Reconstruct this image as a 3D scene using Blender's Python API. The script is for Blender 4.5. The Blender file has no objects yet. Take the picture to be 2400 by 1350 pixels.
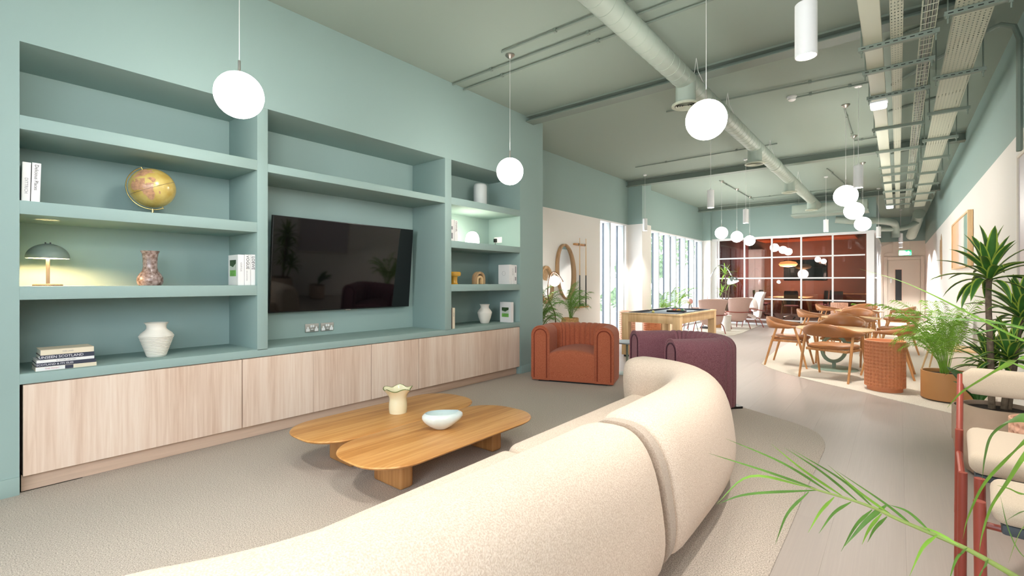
import bpy, bmesh, math, random
from mathutils import Vector, Matrix, Euler
random.seed(7)
PI = math.pi
R = math.radians
SC = bpy.context.scene
COL = SC.collection

# ---------------------------------------------------------------- camera, sky, exposure
cam_d = bpy.data.cameras.new('camera'); cam = bpy.data.objects.new('camera', cam_d); COL.objects.link(cam)
cam.location = (0, 0, 1.30); cam.rotation_euler = (R(90), 0, math.atan(905/1105))
cam_d.sensor_width = 36; cam_d.lens = 1105/2400*36; cam_d.shift_y = -13/2400
cam_d.clip_start = .02; cam_d.clip_end = 300
SC.camera = cam
W = bpy.data.worlds.new('sky'); SC.world = W; W.use_nodes = True
wn = W.node_tree; wn.nodes.clear()
wo = wn.nodes.new('ShaderNodeOutputWorld'); wb = wn.nodes.new('ShaderNodeBackground')
wb.inputs[0].default_value = (.92, .93, 1.0, 1); wb.inputs[1].default_value = 9.0
wn.links.new(wb.outputs[0], wo.inputs[0])
SC.view_settings.view_transform = 'Standard'; SC.view_settings.look = 'None'
SC.view_settings.exposure = 1.0; SC.view_settings.gamma = 1.0; SC.view_settings.use_curve_mapping = False
cy = SC.cycles
cy.use_denoising = True
try:
    cy.denoiser = 'OPENIMAGEDENOISE'; cy.denoising_input_passes = 'RGB_ALBEDO_NORMAL'
except Exception: pass
cy.use_adaptive_sampling = True; cy.adaptive_threshold = 0.02
cy.max_bounces = 9; cy.diffuse_bounces = 5; cy.glossy_bounces = 3; cy.transmission_bounces = 5; cy.transparent_max_bounces = 12
cy.caustics_reflective = False; cy.caustics_refractive = False
cy.sample_clamp_indirect = 6.0
GLOBE_L, SPOT_W = 20.0, 66.0
def portal(x, y, z, rot, sx, sy):
    d = bpy.data.lights.new('window_portal', 'AREA'); d.shape = 'RECTANGLE'; d.size = sx; d.size_y = sy
    d.cycles.is_portal = True
    o = bpy.data.objects.new('window_portal', d); o.location = (x, y, z); o.rotation_euler = rot; COL.objects.link(o)
portal(-.2, -3.35, 1.75, (R(90), 0, 0), 2.1, 2.9)
portal(1.02, -1.45, 2.35, (R(90), 0, R(90)), 3.1, 1.7)      # side windows right of the camera (facing -X)
portal(-5.2, 9.65, 1.35, (R(90), 0, R(-90)), 1.4, 2.7)
portal(-5.2, 13.45, 1.35, (R(90), 0, R(-90)), 5.1, 2.7)
portal(-5.2, 19.4, 1.4, (R(90), 0, R(-90)), 4.2, 2.7)

# ---------------------------------------------------------------- materials
def lin(h):
    h = h.lstrip('#'); v = [int(h[i:i+2], 16)/255 for i in (0, 2, 4)]
    return tuple((c/12.92 if c <= .04045 else ((c+.055)/1.055)**2.4) for c in v) + (1,)
def newmat(name):
    m = bpy.data.materials.new(name); m.use_nodes = True
    nt = m.node_tree; b = nt.nodes['Principled BSDF']
    return m, nt, b
def N(nt, t, **kw):
    n = nt.nodes.new(t)
    for k, v in kw.items(): setattr(n, k, v)
    return n
def mat(name, col, rough=.6, metal=0, var=0, vscale=3, bump=0, bscale=200, spec=.5, emit=None, estr=0, coat=0):
    m, nt, b = newmat(name)
    c = lin(col) if isinstance(col, str) else col
    b.inputs['Base Color'].default_value = c; b.inputs['Roughness'].default_value = rough
    b.inputs['Metallic'].default_value = metal; b.inputs['Specular IOR Level'].default_value = spec
    b.inputs['Coat Weight'].default_value = coat
    if var or bump:
        tc = N(nt, 'ShaderNodeTexCoord')
    if var:
        nz = N(nt, 'ShaderNodeTexNoise'); nz.inputs['Scale'].default_value = vscale; nz.inputs['Detail'].default_value = 5
        nt.links.new(tc.outputs['Object'], nz.inputs['Vector'])
        rp = N(nt, 'ShaderNodeValToRGB')
        rp.color_ramp.elements[0].position = .3; rp.color_ramp.elements[1].position = .7
        rp.color_ramp.elements[0].color = tuple(max(0, x*(1-var)) for x in c[:3])+(1,)
        rp.color_ramp.elements[1].color = tuple(min(1, x*(1+var)) for x in c[:3])+(1,)
        nt.links.new(nz.outputs['Fac'], rp.inputs['Fac']); nt.links.new(rp.outputs['Color'], b.inputs['Base Color'])
    if bump:
        n2 = N(nt, 'ShaderNodeTexNoise'); n2.inputs['Scale'].default_value = bscale; n2.inputs['Detail'].default_value = 3
        nt.links.new(tc.outputs['Object'], n2.inputs['Vector'])
        bp = N(nt, 'ShaderNodeBump'); bp.inputs['Strength'].default_value = bump; bp.inputs['Distance'].default_value = .01
        nt.links.new(n2.outputs['Fac'], bp.inputs['Height']); nt.links.new(bp.outputs['Normal'], b.inputs['Normal'])
    if emit:
        b.inputs['Emission Color'].default_value = lin(emit) if isinstance(emit, str) else emit
        b.inputs['Emission Strength'].default_value = estr
    return m
def weave(name, c1, c2, scale, rough=.9, bump=.3, c3=None, s3=3.0):
    """two-tone fibre: fine noise between two yarn colours, with relief"""
    m, nt, b = newmat(name)
    tc = N(nt, 'ShaderNodeTexCoord'); nz = N(nt, 'ShaderNodeTexNoise')
    nz.inputs['Scale'].default_value = scale; nz.inputs['Detail'].default_value = 2
    nt.links.new(tc.outputs['Object'], nz.inputs['Vector'])
    rp = N(nt, 'ShaderNodeValToRGB'); rp.color_ramp.elements[0].position = .36; rp.color_ramp.elements[1].position = .64
    rp.color_ramp.elements[0].color = lin(c1); rp.color_ramp.elements[1].color = lin(c2)
    nt.links.new(nz.outputs['Fac'], rp.inputs['Fac'])
    nt.links.new(rp.outputs['Color'], b.inputs['Base Color'])
    b.inputs['Roughness'].default_value = rough; b.inputs['Specular IOR Level'].default_value = .15
    bp = N(nt, 'ShaderNodeBump'); bp.inputs['Strength'].default_value = bump; bp.inputs['Distance'].default_value = .01
    nt.links.new(nz.outputs['Fac'], bp.inputs['Height']); nt.links.new(bp.outputs['Normal'], b.inputs['Normal'])
    b.inputs['Sheen Weight'].default_value = .15
    return m
def wood(name, c0, c1, c2, axis='Z', rough=.45, fine=60, band=7, coat=0):
    m, nt, b = newmat(name)
    tc = N(nt, 'ShaderNodeTexCoord'); mp = N(nt, 'ShaderNodeMapping'); mp2 = N(nt, 'ShaderNodeMapping')
    k = 'XYZ'.index(axis); s = [fine]*3; s[k] = 2.2; s2 = [band]*3; s2[k] = .35
    mp.inputs['Scale'].default_value = s; mp2.inputs['Scale'].default_value = s2
    nt.links.new(tc.outputs['Object'], mp.inputs['Vector']); nt.links.new(tc.outputs['Object'], mp2.inputs['Vector'])
    n1 = N(nt, 'ShaderNodeTexNoise'); n1.inputs['Scale'].default_value = 1; n1.inputs['Detail'].default_value = 6; n1.inputs['Distortion'].default_value = .6
    n2 = N(nt, 'ShaderNodeTexNoise'); n2.inputs['Scale'].default_value = 1; n2.inputs['Detail'].default_value = 2
    nt.links.new(mp.outputs['Vector'], n1.inputs['Vector']); nt.links.new(mp2.outputs['Vector'], n2.inputs['Vector'])
    mx = N(nt, 'ShaderNodeMix'); mx.data_type = 'FLOAT'; mx.inputs['Factor'].default_value = .55
    nt.links.new(n1.outputs['Fac'], mx.inputs['A']); nt.links.new(n2.outputs['Fac'], mx.inputs['B'])
    rp = N(nt, 'ShaderNodeValToRGB'); e = rp.color_ramp.elements
    e[0].position = .32; e[0].color = lin(c0); e[1].position = .68; e[1].color = lin(c2)
    q = e.new(.5); q.color = lin(c1)
    nt.links.new(mx.outputs['Result'], rp.inputs['Fac']); nt.links.new(rp.outputs['Color'], b.inputs['Base Color'])
    b.inputs['Roughness'].default_value = rough; b.inputs['Coat Weight'].default_value = coat
    return m
def perforated(name, col, px, py, rx, ry):
    """painted steel sheet punched with rows of slots (real see-through holes)"""
    m, nt, b = newmat(name)
    b.inputs['Base Color'].default_value = lin(col); b.inputs['Roughness'].default_value = .55
    tc = N(nt, 'ShaderNodeTexCoord'); sp = N(nt, 'ShaderNodeSeparateXYZ'); nt.links.new(tc.outputs['Object'], sp.inputs[0])
    def M(op, a, v=None):
        n = N(nt, 'ShaderNodeMath', operation=op)
        for i, q in enumerate((a, v)):
            if q is None: continue
            if isinstance(q, (int, float)): n.inputs[i].default_value = q
            else: nt.links.new(q, n.inputs[i])
        return n.outputs[0]
    def cell(o, p, r):
        f = M('FRACT', M('DIVIDE', o, p)); d = M('SUBTRACT', f, .5); d = M('DIVIDE', M('MULTIPLY', d, p), r)
        return M('MULTIPLY', d, d)
    g = M('LESS_THAN', M('ADD', cell(sp.outputs[0], px, rx), cell(sp.outputs[1], py, ry)), 1.0)
    tr = N(nt, 'ShaderNodeBsdfTransparent'); ms = N(nt, 'ShaderNodeMixShader')
    nt.links.new(g, ms.inputs[0]); nt.links.new(b.outputs[0], ms.inputs[1]); nt.links.new(tr.outputs[0], ms.inputs[2])
    nt.links.new(ms.outputs[0], nt.nodes['Material Output'].inputs['Surface'])
    return m
def pane_mat(name, tint='#FFFFFF', refl=1.0):
    """thin architectural glass: see-through with a Fresnel mirror"""
    m, nt, b = newmat(name); nt.nodes.remove(b)
    t = N(nt, 'ShaderNodeBsdfTransparent'); t.inputs[0].default_value = lin(tint)
    g = N(nt, 'ShaderNodeBsdfGlossy'); g.inputs['Roughness'].default_value = 0.0
    fr = N(nt, 'ShaderNodeFresnel'); fr.inputs[0].default_value = 1.5
    mu = N(nt, 'ShaderNodeMath', operation='MULTIPLY'); mu.inputs[1].default_value = refl
    nt.links.new(fr.outputs[0], mu.inputs[0])
    ms = N(nt, 'ShaderNodeMixShader'); nt.links.new(mu.outputs[0], ms.inputs[0])
    nt.links.new(t.outputs[0], ms.inputs[1]); nt.links.new(g.outputs[0], ms.inputs[2])
    nt.links.new(ms.outputs[0], nt.nodes['Material Output'].inputs['Surface'])
    return m

SAGE = '#94ABA7'
M_wall = mat('sage_paint', SAGE, .75, bump=.03, bscale=350)
M_ceil = mat('sage_ceiling_paint', '#94A298', .85, bump=.03, bscale=300)
M_white = mat('warm_white_paint', '#ECE8E4', .8, bump=.03, bscale=350)
M_cream = mat('cream_paint', '#E4DBCF', .7)
M_metal = mat('sage_painted_steel', '#A3B0A6', .5)
M_tray = mat('pale_painted_steel', '#B9BFAE', .5)
M_beam = mat('dark_sage_steel', '#7E8B82', .6)
M_dark = mat('dark_void', '#15191A', .9)
M_vinyl = wood('grey_vinyl_plank', '#9D938D', '#A2978F', '#A79C96', 'Y', .42, 130, 5)
M_screed = mat('grey_screed', '#6F6862', .8)
M_carpet = weave('taupe_loop_carpet', '#988C80', '#CFC3B6', 170, .95, .6)
M_rug = weave('pale_cut_carpet', '#C6BBAA', '#E3DACC', 150, .95, .5)
M_oak = wood('light_oak_veneer', '#CDAF9A', '#E0C8B6', '#ECDACB', 'Z', .5, 55, 9)
M_oakh = wood('light_oak_veneer_flat', '#B99B82', '#CDB29C', '#DABFA9', 'Y', .5, 55, 9)
M_table = wood('honey_oak', '#A56A30', '#C48B4C', '#D8A567', 'Y', .42, 40, 10)
M_tleg = wood('honey_oak_leg', '#8F5C30', '#B07C48', '#C4925C', 'Z', .5, 45, 12)
M_ash = wood('pale_ash', '#CFA674', '#DFBC8C', '#EACB9E', 'Z', .45, 50, 9)
M_chairwood = wood('oiled_oak', '#A97040', '#C08A56', '#D09C68', 'Z', .45, 60, 12)
M_drift = wood('driftwood', '#8F6E4C', '#B08C66', '#C9A981', 'Z', .6, 45, 10)
M_boucle = weave('cream_boucle', '#CDB8A5', '#E4D3C3', 210, .95, .22)
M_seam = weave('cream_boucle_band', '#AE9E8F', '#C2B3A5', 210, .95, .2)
M_rust = weave('rust_wool', '#9A4E36', '#C87656', 260, .9, .35)
M_rustpipe = weave('rust_piping', '#7A3424', '#8F432F', 260, .9, .3)
M_plum = weave('plum_wool', '#7A4852', '#AC7882', 260, .9, .35)
M_plumpipe = weave('plum_piping', '#46252F', '#5A3440', 260, .9, .3)
M_pink = weave('blush_wool', '#BE9E94', '#D2B4AA', 220, .9, .25)
M_pinkpale = weave('pale_blush_wool', '#E2D2CC', '#EFE4DF', 220, .9, .25)
M_leather = mat('tan_leather', '#A26A3E', .38, var=.12, vscale=5, bump=.06, bscale=160)
M_rustmetal = mat('rust_painted_steel', '#8E3E30', .4)
M_linen = weave('natural_linen', '#B3A28E', '#C6B5A1', 900, .9, .04)
M_black = mat('black_plastic', '#0D0D0F', .35)
M_screen = mat('switched_off_screen', '#08080A', .04, spec=.6)
M_chrome = mat('polished_chrome', '#D9DBDD', .12, 1)
M_nickel = mat('brushed_nickel', '#A8A59E', .35, 1)
M_steel = mat('brushed_steel', '#B9B7B3', .4, .8)
M_wplast = mat('white_plastic', '#ECECEC', .4)
M_wmetal = mat('white_powder_coat', '#EDEDEF', .45)
M_ceramic = mat('matt_white_ceramic', '#E6E0D6', .7)
M_paper = mat('book_paper', '#E8E4DA', .9)
M_cover = mat('white_book_cover', '#E9E7E6', .55)
M_ink = mat('black_ink', '#2B2A2C', .8)
M_inkgrey = mat('grey_ink', '#8C8A90', .8)
M_inkwhite = mat('white_ink', '#E6E4EA', .8)
M_inkred = mat('pink_ink', '#C98A94', .8)
M_navy = mat('navy_book_cover', '#34384A', .55)
M_cream_cover = mat('cream_book_cover', '#E0D3BC', .6)
M_photo = mat('landscape_print', '#5C8A4C', .5, var=.6, vscale=25)
M_soil = mat('bark_mulch', '#2E211A', .95, var=.5, vscale=60, bump=.8, bscale=60)
M_terra = mat('terracotta_glaze', '#CC8258', .6, var=.06, vscale=8)
M_terrapale = mat('pale_terracotta', '#D9A88F', .65)
M_tanpot = mat('tan_pot', '#B9834F', .6, var=.05, vscale=4)
M_stonepot = mat('stone_pot', '#B49C88', .7, var=.08, vscale=6)
M_globe = mat('lit_opal_glass', '#FFFFFF', .4, emit=(1.0, .95, .87, 1), estr=GLOBE_L)
M_lens = mat('lit_lens', '#FFFFFF', .4, emit=(1.0, .9, .75, 1), estr=30)
M_glass = pane_mat('window_glass', '#F4F8F8', .6)
M_pglass = pane_mat('partition_glass', '#ECE0DA', 1.3)
M_leaf = mat('palm_leaf', '#5E8736', .45, var=.35, vscale=9, spec=.4)
M_leaf2 = mat('bright_palm_leaf', '#7FAA3C', .45, var=.3, vscale=9, spec=.4)
M_leafd = mat('dracaena_leaf_centre', '#3F6E30', .35, var=.25, vscale=14)
M_lime = mat('dracaena_leaf_edge', '#A3B84A', .4, var=.2, vscale=14)
M_stem = mat('palm_stem', '#8A9A4E', .5)
M_trunk = mat('dracaena_trunk', '#6E5F50', .9, var=.3, vscale=30, bump=.5, bscale=80)
M_sageT = mat('sage_table_base', '#84998A', .45)
M_orange = mat('burnt_orange_paint', '#80503C', .7)
M_maroon = mat('maroon_curtain', '#6E2B26', .9)

# ---------------------------------------------------------------- mesh helpers
class MB:
    def __init__(s): s.v = []; s.f = []; s.m = []
    def add(s, vs, fs, mi=0):
        o = len(s.v); s.v += [tuple(p) for p in vs]; s.f += [tuple(i+o for i in f) for f in fs]; s.m += [mi]*len(fs); return s
    def box(s, x0, x1, y0, y1, z0, z1, mi=0):
        x0, x1 = sorted((x0, x1)); y0, y1 = sorted((y0, y1)); z0, z1 = sorted((z0, z1))
        return s.add([(x0,y0,z0),(x1,y0,z0),(x1,y1,z0),(x0,y1,z0),(x0,y0,z1),(x1,y0,z1),(x1,y1,z1),(x0,y1,z1)],
                     [(0,3,2,1),(4,5,6,7),(0,1,5,4),(1,2,6,5),(2,3,7,6),(3,0,4,7)], mi)
    def loft(s, rings, caps=True, closed=True, loop=False, mi=0):
        n = len(rings[0]); vs = [p for r in rings for p in r]; fs = []
        m = len(rings)
        for i in range(m if loop else m-1):
            a = i*n; b = ((i+1) % m)*n
            for j in range(n if closed else n-1):
                k = (j+1) % n; fs.append((a+j, a+k, b+k, b+j))
        if caps and closed and not loop:
            fs.append(tuple(reversed(range(n)))); fs.append(tuple((m-1)*n+j for j in range(n)))
        return s.add(vs, fs, mi)
    def tube(s, pts, r, n=8, caps=True, loop=False, mi=0):
        P = [Vector(p) for p in pts]; m = len(P); rr = r if isinstance(r, (list, tuple)) else [r]*m
        rings = []; nrm = None
        for i in range(m):
            a = P[i-1] if (i or loop) else P[i]; b = P[(i+1) % m] if (i < m-1 or loop) else P[i]
            t = (b-a).normalized()
            if nrm is None:
                nrm = t.cross(Vector((0,0,1)));
                if nrm.length < .05: nrm = t.cross(Vector((1,0,0)))
                nrm.normalize()
            nrm = (nrm - t*nrm.dot(t)).normalized(); bi = t.cross(nrm)
            rings.append([tuple(P[i] + (nrm*math.cos(2*PI*k/n)+bi*math.sin(2*PI*k/n))*rr[i]) for k in range(n)])
        return s.loft(rings, caps, True, loop, mi)
    def lathe(s, prof, n=32, c=(0,0,0), mi=0, caps=True):
        rings = [[(c[0]+r*math.cos(2*PI*k/n), c[1]+r*math.sin(2*PI*k/n), c[2]+z) for k in range(n)] for r, z in prof]
        return s.loft(rings, caps, mi=mi)
    def cyl(s, x, y, z0, z1, r, n=24, mi=0): return s.lathe([(r, z0), (r, z1)], n, (x, y, 0), mi)
    def prism(s, poly, z0, z1, mi=0):
        n = len(poly)
        return s.loft([[(x, y, z0) for x, y in poly], [(x, y, z1) for x, y in poly]], mi=mi)
    def ball(s, c, r, nu=24, nv=14, sz=1, mi=0):
        rings = []
        for i in range(1, nv):
            a = PI*i/nv; rings.append([(c[0]+r*math.sin(a)*math.cos(2*PI*k/nu), c[1]+r*math.sin(a)*math.sin(2*PI*k/nu), c[2]-r*sz*math.cos(a)) for k in range(nu)])
        o = len(s.v); s.loft(rings, caps=False, mi=mi)
        s.add([(c[0], c[1], c[2]-r*sz), (c[0], c[1], c[2]+r*sz)], [], mi)
        b = len(s.v)-2
        s.f += [(b, o+(k+1) % nu, o+k) for k in range(nu)]; L = o+(nv-2)*nu
        s.f += [(b+1, L+k, L+(k+1) % nu) for k in range(nu)]; s.m += [mi]*(2*nu)
        return s
    def cushion(s, c, sx, sy, sz, e=.45, ev=.6, nu=40, nv=16, mi=0):
        """superellipsoid pad: half sizes sx, sy, sz; e = plan squareness, ev = section squareness"""
        def p(w, q): return math.copysign(abs(w)**q, w)
        rings = []
        for i in range(1, nv):
            a = -PI/2+PI*i/nv; ca, sa = p(math.cos(a), ev), p(math.sin(a), ev)
            rings.append([(c[0]+sx*ca*p(math.cos(2*PI*k/nu), e), c[1]+sy*ca*p(math.sin(2*PI*k/nu), e), c[2]+sz*sa) for k in range(nu)])
        return s.loft(rings, caps=True, mi=mi)
    def ribbon(s, pts, widths, up=(0,0,1), fold=.25, mis=None):
        """leaf blade: a strip either side of a midrib"""
        P = [Vector(p) for p in pts]; n = len(P); vs = []; fs = []; ms = []
        cols = 5 if mis else 3
        for i in range(n):
            t = (P[min(i+1, n-1)]-P[max(i-1, 0)]).normalized(); sd = t.cross(Vector(up))
            if sd.length < .05: sd = t.cross(Vector((1, .2, 0)))
            sd.normalize(); nr = sd.cross(t); w = widths[i]
            for q in ((-1, 0, 1) if cols == 3 else (-1, -.68, 0, .68, 1)):
                vs.append(P[i]+sd*w*q+nr*abs(w*q)*fold)
        for i in range(n-1):
            for j in range(cols-1):
                fs.append((i*cols+j, i*cols+j+1, (i+1)*cols+j+1, (i+1)*cols+j)); ms.append(0 if not mis else (1 if j in (0, 3) else 0))
        o = len(s.v); s.v += [tuple(p) for p in vs]; s.f += [tuple(k+o for k in f) for f in fs]; s.m += ms
        return s
    def build(s, name, m, parent=None, smooth=35, bevel=0, seg=2, clean=False):
        me = bpy.data.meshes.new(name); me.from_pydata(s.v, [], s.f)
        for x in (m if isinstance(m, (list, tuple)) else [m]): me.materials.append(x)
        if isinstance(m, (list, tuple)): me.polygons.foreach_set('material_index', s.m)
        if bevel or clean:
            bm = bmesh.new(); bm.from_mesh(me)
            if clean: bmesh.ops.remove_doubles(bm, verts=bm.verts, dist=1e-5); bmesh.ops.recalc_face_normals(bm, faces=bm.faces)
            if bevel:
                es = [e for e in bm.edges if len(e.link_faces) == 2 and e.calc_face_angle(0) > R(30)]
                bmesh.ops.bevel(bm, geom=es, offset=bevel, segments=seg, profile=.5, affect='EDGES', clamp_overlap=True)
            bm.to_mesh(me); bm.free()
        me.validate(); me.update()
        if smooth:
            me.polygons.foreach_set('use_smooth', [True]*len(me.polygons)); me.set_sharp_from_angle(angle=R(smooth))
        o = bpy.data.objects.new(name, me); COL.objects.link(o)
        if parent: o.parent = parent
        return o
def tag(o, label, cat, group=None, kind=None):
    if label: o['label'] = label
    if cat: o['category'] = cat
    if group: o['group'] = group
    if kind: o['kind'] = kind
    return o
def thing(name, label, cat, loc=(0,0,0), rz=0, group=None, rot=None):
    o = bpy.data.objects.new(name, None); COL.objects.link(o); o.location = loc
    o.rotation_euler = rot or (0, 0, rz); o.empty_display_size = .1
    return tag(o, label, cat, group)
def S(o, label=None):
    o['kind'] = 'structure'
    if label: o['label'] = label
    return o
def dup(root, loc, rz, label, group=None):
    r = root.copy(); COL.objects.link(r); r.location = loc; r.rotation_euler = (0, 0, rz); r['label'] = label
    if group: r['group'] = group
    for ch in list(root.children):
        c = ch.copy(); COL.objects.link(c); c.parent = r
        for g in ch.children:
            d = g.copy(); COL.objects.link(d); d.parent = c
    return r
def spline(pts, n=8):
    """Catmull-Rom through the points"""
    P = [Vector(p) for p in pts]; P = [P[0]*2-P[1]]+P+[P[-1]*2-P[-2]]; out = []
    for i in range(1, len(P)-2):
        for k in range(n):
            t = k/n; a, b, c, d = P[i-1], P[i], P[i+1], P[i+2]
            out.append(.5*((2*b)+(c-a)*t+(2*a-5*b+4*c-d)*t*t+(3*b-a-3*c+d)*t**3))
    out.append(P[-2]); return out
def text(name, body, size, m, parent, loc, bx=(0,1,0), by=(0,0,1), ext=.0004, ax='CENTER', sx=1.0):
    cu = bpy.data.curves.new(name, 'FONT'); cu.body = body; cu.size = size; cu.extrude = ext
    cu.align_x = ax; cu.align_y = 'CENTER'; cu.resolution_u = 2
    o = bpy.data.objects.new(name, cu); COL.objects.link(o)
    dg = bpy.context.evaluated_depsgraph_get(); me = bpy.data.meshes.new_from_object(o.evaluated_get(dg))
    bpy.data.objects.remove(o); me.materials.clear(); me.materials.append(m)
    x, y = Vector(bx), Vector(by); z = x.cross(y)
    Mx = Matrix((x*sx, y, z)).transposed().to_4x4(); Mx.translation = Vector(loc)
    me.transform(Mx)
    t = bpy.data.objects.new(name, me); COL.objects.link(t); t.parent = parent
    return t
# ---------------------------------------------------------------- the room
ZC = 3.70; ZB = 2.67                                 # ceiling, paint border
WX = -4.15; BX = -4.75; RX = -4.97                   # shelving wall face, niche back, window wall face
def rw(y): return .92-.0066*(y+3.2)                  # right wall runs very slightly inwards
S(MB().prism([(-5.4,-3.5),(1.3,-3.5),(1.1,23),(-5.4,23)], -.2, -.012).build('floor', M_screed, smooth=0), 'grey floor under the planks and carpet')
FLOOR = bpy.data.objects['floor']
S(MB().box(-5.4, 1.3, -3.5, 23, ZC, ZC+.2).build('ceiling', M_ceil, smooth=0), 'sage painted ceiling')
b = MB()
b.box(-5.2, WX, -3.3, .322, 0, ZC).box(-5.2, WX, .322, 5.249, 2.775, ZC).box(-5.2, WX, 5.249, 5.80, 0, ZC).box(-5.2, BX-.03, .322, 5.249, 0, 2.775)
WL = S(b.build('wall_left', M_wall, smooth=0), 'sage painted wall around the shelving')
b = MB()
for z0, z1, mi in ((0, ZB, 0), (ZB, ZC, 1)):
    b.box(-5.2, RX, 5.80, 9.07, z0, z1, mi); b.box(-5.2, RX, 10.33, 10.94, z0, z1, mi)
    b.box(-5.2, RX, 15.95, 17.4, z0, z1, mi); b.box(-5.2, RX, 21.4, 22.7, z0, z1, mi)
b.box(-5.2, RX, 9.07, 10.33, ZB, ZC, 1).box(-5.2, RX, 10.94, 15.95, ZB, ZC, 1).box(-5.2, RX, 17.4, 21.4, ZB, ZC, 1)
S(b.build('wall_window', (M_white, M_wall), smooth=0), 'window wall, white below and sage above')
b = MB()
for z0, z1, mi in ((0, ZB, 0), (ZB, ZC, 1)):
    b.box(RX, -4.617, 10.425, 10.94, z0, z1, mi)
S(b.build('trim_1', (M_white, M_wall), smooth=0), 'square column between the two window bays')
b = MB()
for z0, z1, mi in ((0, ZB, 0), (ZB, ZC, 1)):
    b.box(RX, -4.72, 15.95, 16.2, z0, z1, mi)
S(b.build('trim_2', (M_white, M_wall), smooth=0), 'white nib wall at the partition')
b = MB()
for z0, z1, mi in ((0, ZB, 0), (ZB, ZC, 1)):
    b.prism([(rw(2.0), 2.0), (1.3, 2.0), (1.2, 22.7), (rw(22.7), 22.7)], z0, z1, mi)
b.box(.92, 1.3, -3.3, 2.0, 0, 1.55).box(.92, 1.3, -3.3, 2.0, 3.2, ZC, 1).box(.92, 1.3, -3.3, -3.0, 1.55, 3.2).box(.92, 1.3, .1, 2.0, 1.55, 3.2)
S(b.build('wall_right', (M_white, M_wall), smooth=0), 'right wall, white below and sage above')
for i, (y0, y1) in enumerate(((-3.0, -1.97), (-1.97, -.93), (-.93, .1))):
    w = MB()
    for a, c in ((y0, y0+.05), (y1-.05, y1)): w.box(.96, 1.02, a, c, 1.55, 3.2)
    w.box(.96, 1.02, y0, y1, 1.55, 1.6).box(.96, 1.02, y0, y1, 3.15, 3.2)
    wo_ = S(w.build('window_%d' % (i+4), M_wmetal, smooth=0), 'tall side window right of the camera')
    S(MB().box(.985, .992, y0+.05, y1-.05, 1.6, 3.15).build('window_pane', M_glass, wo_, smooth=0))
S(MB().box(-4.15, -1.25, -3.5, -3.25, 0, ZC).box(.85, 1.3, -3.5, -3.25, 0, ZC).box(-1.25, .85, -3.5, -3.25, 0, .3).box(-1.25, .85, -3.5, -3.25, 3.2, ZC).build('wall_back', M_wall, smooth=0), 'sage wall behind the camera')
w = MB()
for a in (-1.25, -.225, .80): w.box(a, a+.05, -3.46, -3.38, .3, 3.2)
w.box(-1.25, .85, -3.46, -3.38, .3, .35).box(-1.25, .85, -3.46, -3.38, 3.15, 3.2)
w = S(w.build('window_7', M_wmetal, smooth=0), 'tall unseen window added behind the camera for fill daylight')  # unseen window, added so more daylight reaches the chair fronts
for a in (-1.2, -.175): S(MB().box(a, a+.975, -3.425, -3.415, .35, 3.15).build('window_pane', M_glass, w, smooth=0))
S(MB().box(-10, 1.4, -30, -3.5, -.3, -.08).build('ground_outside_back', mat('pale_paving_back', '#C9C4BC', .9), smooth=0), 'pale paving behind the camera')
b = MB()                                             # end wall of corridor and meeting room
for z0, z1, mi in ((0, 2.80, 0), (2.80, ZC, 1)): b.box(-.62, 1.1, 22.4, 22.7, z0, z1, mi)
S(b.build('wall_end', (M_cream, M_wall), smooth=0), 'cream end wall of the corridor')
S(MB().box(-5.0, -.62, 22.5, 22.7, 0, ZC).build('wall_meeting', M_orange, smooth=0), 'burnt orange end wall of the meeting room')
S(MB().box(-4.72, -.46, 16.10, 16.2, ZB+.04, ZC).build('wall_bulkhead', M_wall, smooth=0), 'sage bulkhead over the glass partition')
S(MB().box(-.6, -.5, 16.2, 22.4, ZB+.04, ZC).build('wall_bulkhead_side', M_wall, smooth=0), 'sage bulkhead over the corridor glass')
S(MB().box(-4.97, -.6, 16.2, 22.5, 3.12, 3.2).build('ceiling_meeting', mat('meeting_ceiling', '#8A4A35', .8), smooth=0), 'dropped ceiling of the meeting room')
b = MB().box(-4.4, -1.2, 20.9, 22.5, 2.98, 3.10)
S(b.build('trim_3', mat('orange_soffit', '#D4652E', .6), smooth=0), 'bright orange soffit in the meeting room')
# baseboards
for n, bx in (('baseboard_left', (WX, WX+.012, -3.2, .322)), ('baseboard_shelving', (WX, WX+.012, 5.26, 5.80))):
    S(MB().box(*bx, 0, .115).build(n, M_wall, bevel=.003), 'sage baseboard')
S(MB().box(-4.9, WX, 5.80, 5.812, 0, .115).build('baseboard_corner', M_wall), 'sage baseboard on the wall end')
S(MB().box(RX, RX+.014, 5.82, 9.07, 0, .1).build('baseboard_white', M_white), 'white baseboard')
S(MB().prism([(rw(4)-.014, 4), (rw(4), 4), (rw(22)+0, 22), (rw(22)-.014, 22)], 0, .1).build('baseboard_right', M_white), 'white baseboard on the right wall')
# vinyl planks (each a piece of the floor)
pw, pl = .305, 6.1; pm = None; proto = {}
for i in range(-17, 4):
    x0 = i*pw+.03
    off = (i*1.83) % pl
    y = -.6-off
    while y < 16:
        y0, y1 = max(y, -.6), min(y+pl, 16.1)
        x1 = x0+pw
        if y1-y0 > .2 and x1 > -4.97 and x0 < .9 and y1 > 1.5 and not (x1 < -3.0 and y1 < 5.6):
            k = (round(y1-y0, 2),)
            if k not in proto:
                proto[k] = MB().box(.0001, pw-.0001, .0001, y1-y0-.0001, -.012, 0).build('plank', M_vinyl, FLOOR, bevel=.0004, seg=1)
                o = proto[k]
            else:
                o = proto[k].copy(); COL.objects.link(o)
            o.location = (x0, y0, 0)
        y += pl
S(MB().box(-4.97, -.6, 16.1, 22.5, -.012, 0).build('floor_meeting', mat('meeting_carpet', '#A9A6A8', .9, var=.06, vscale=60), smooth=0), 'pale grey meeting room floor')
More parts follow.
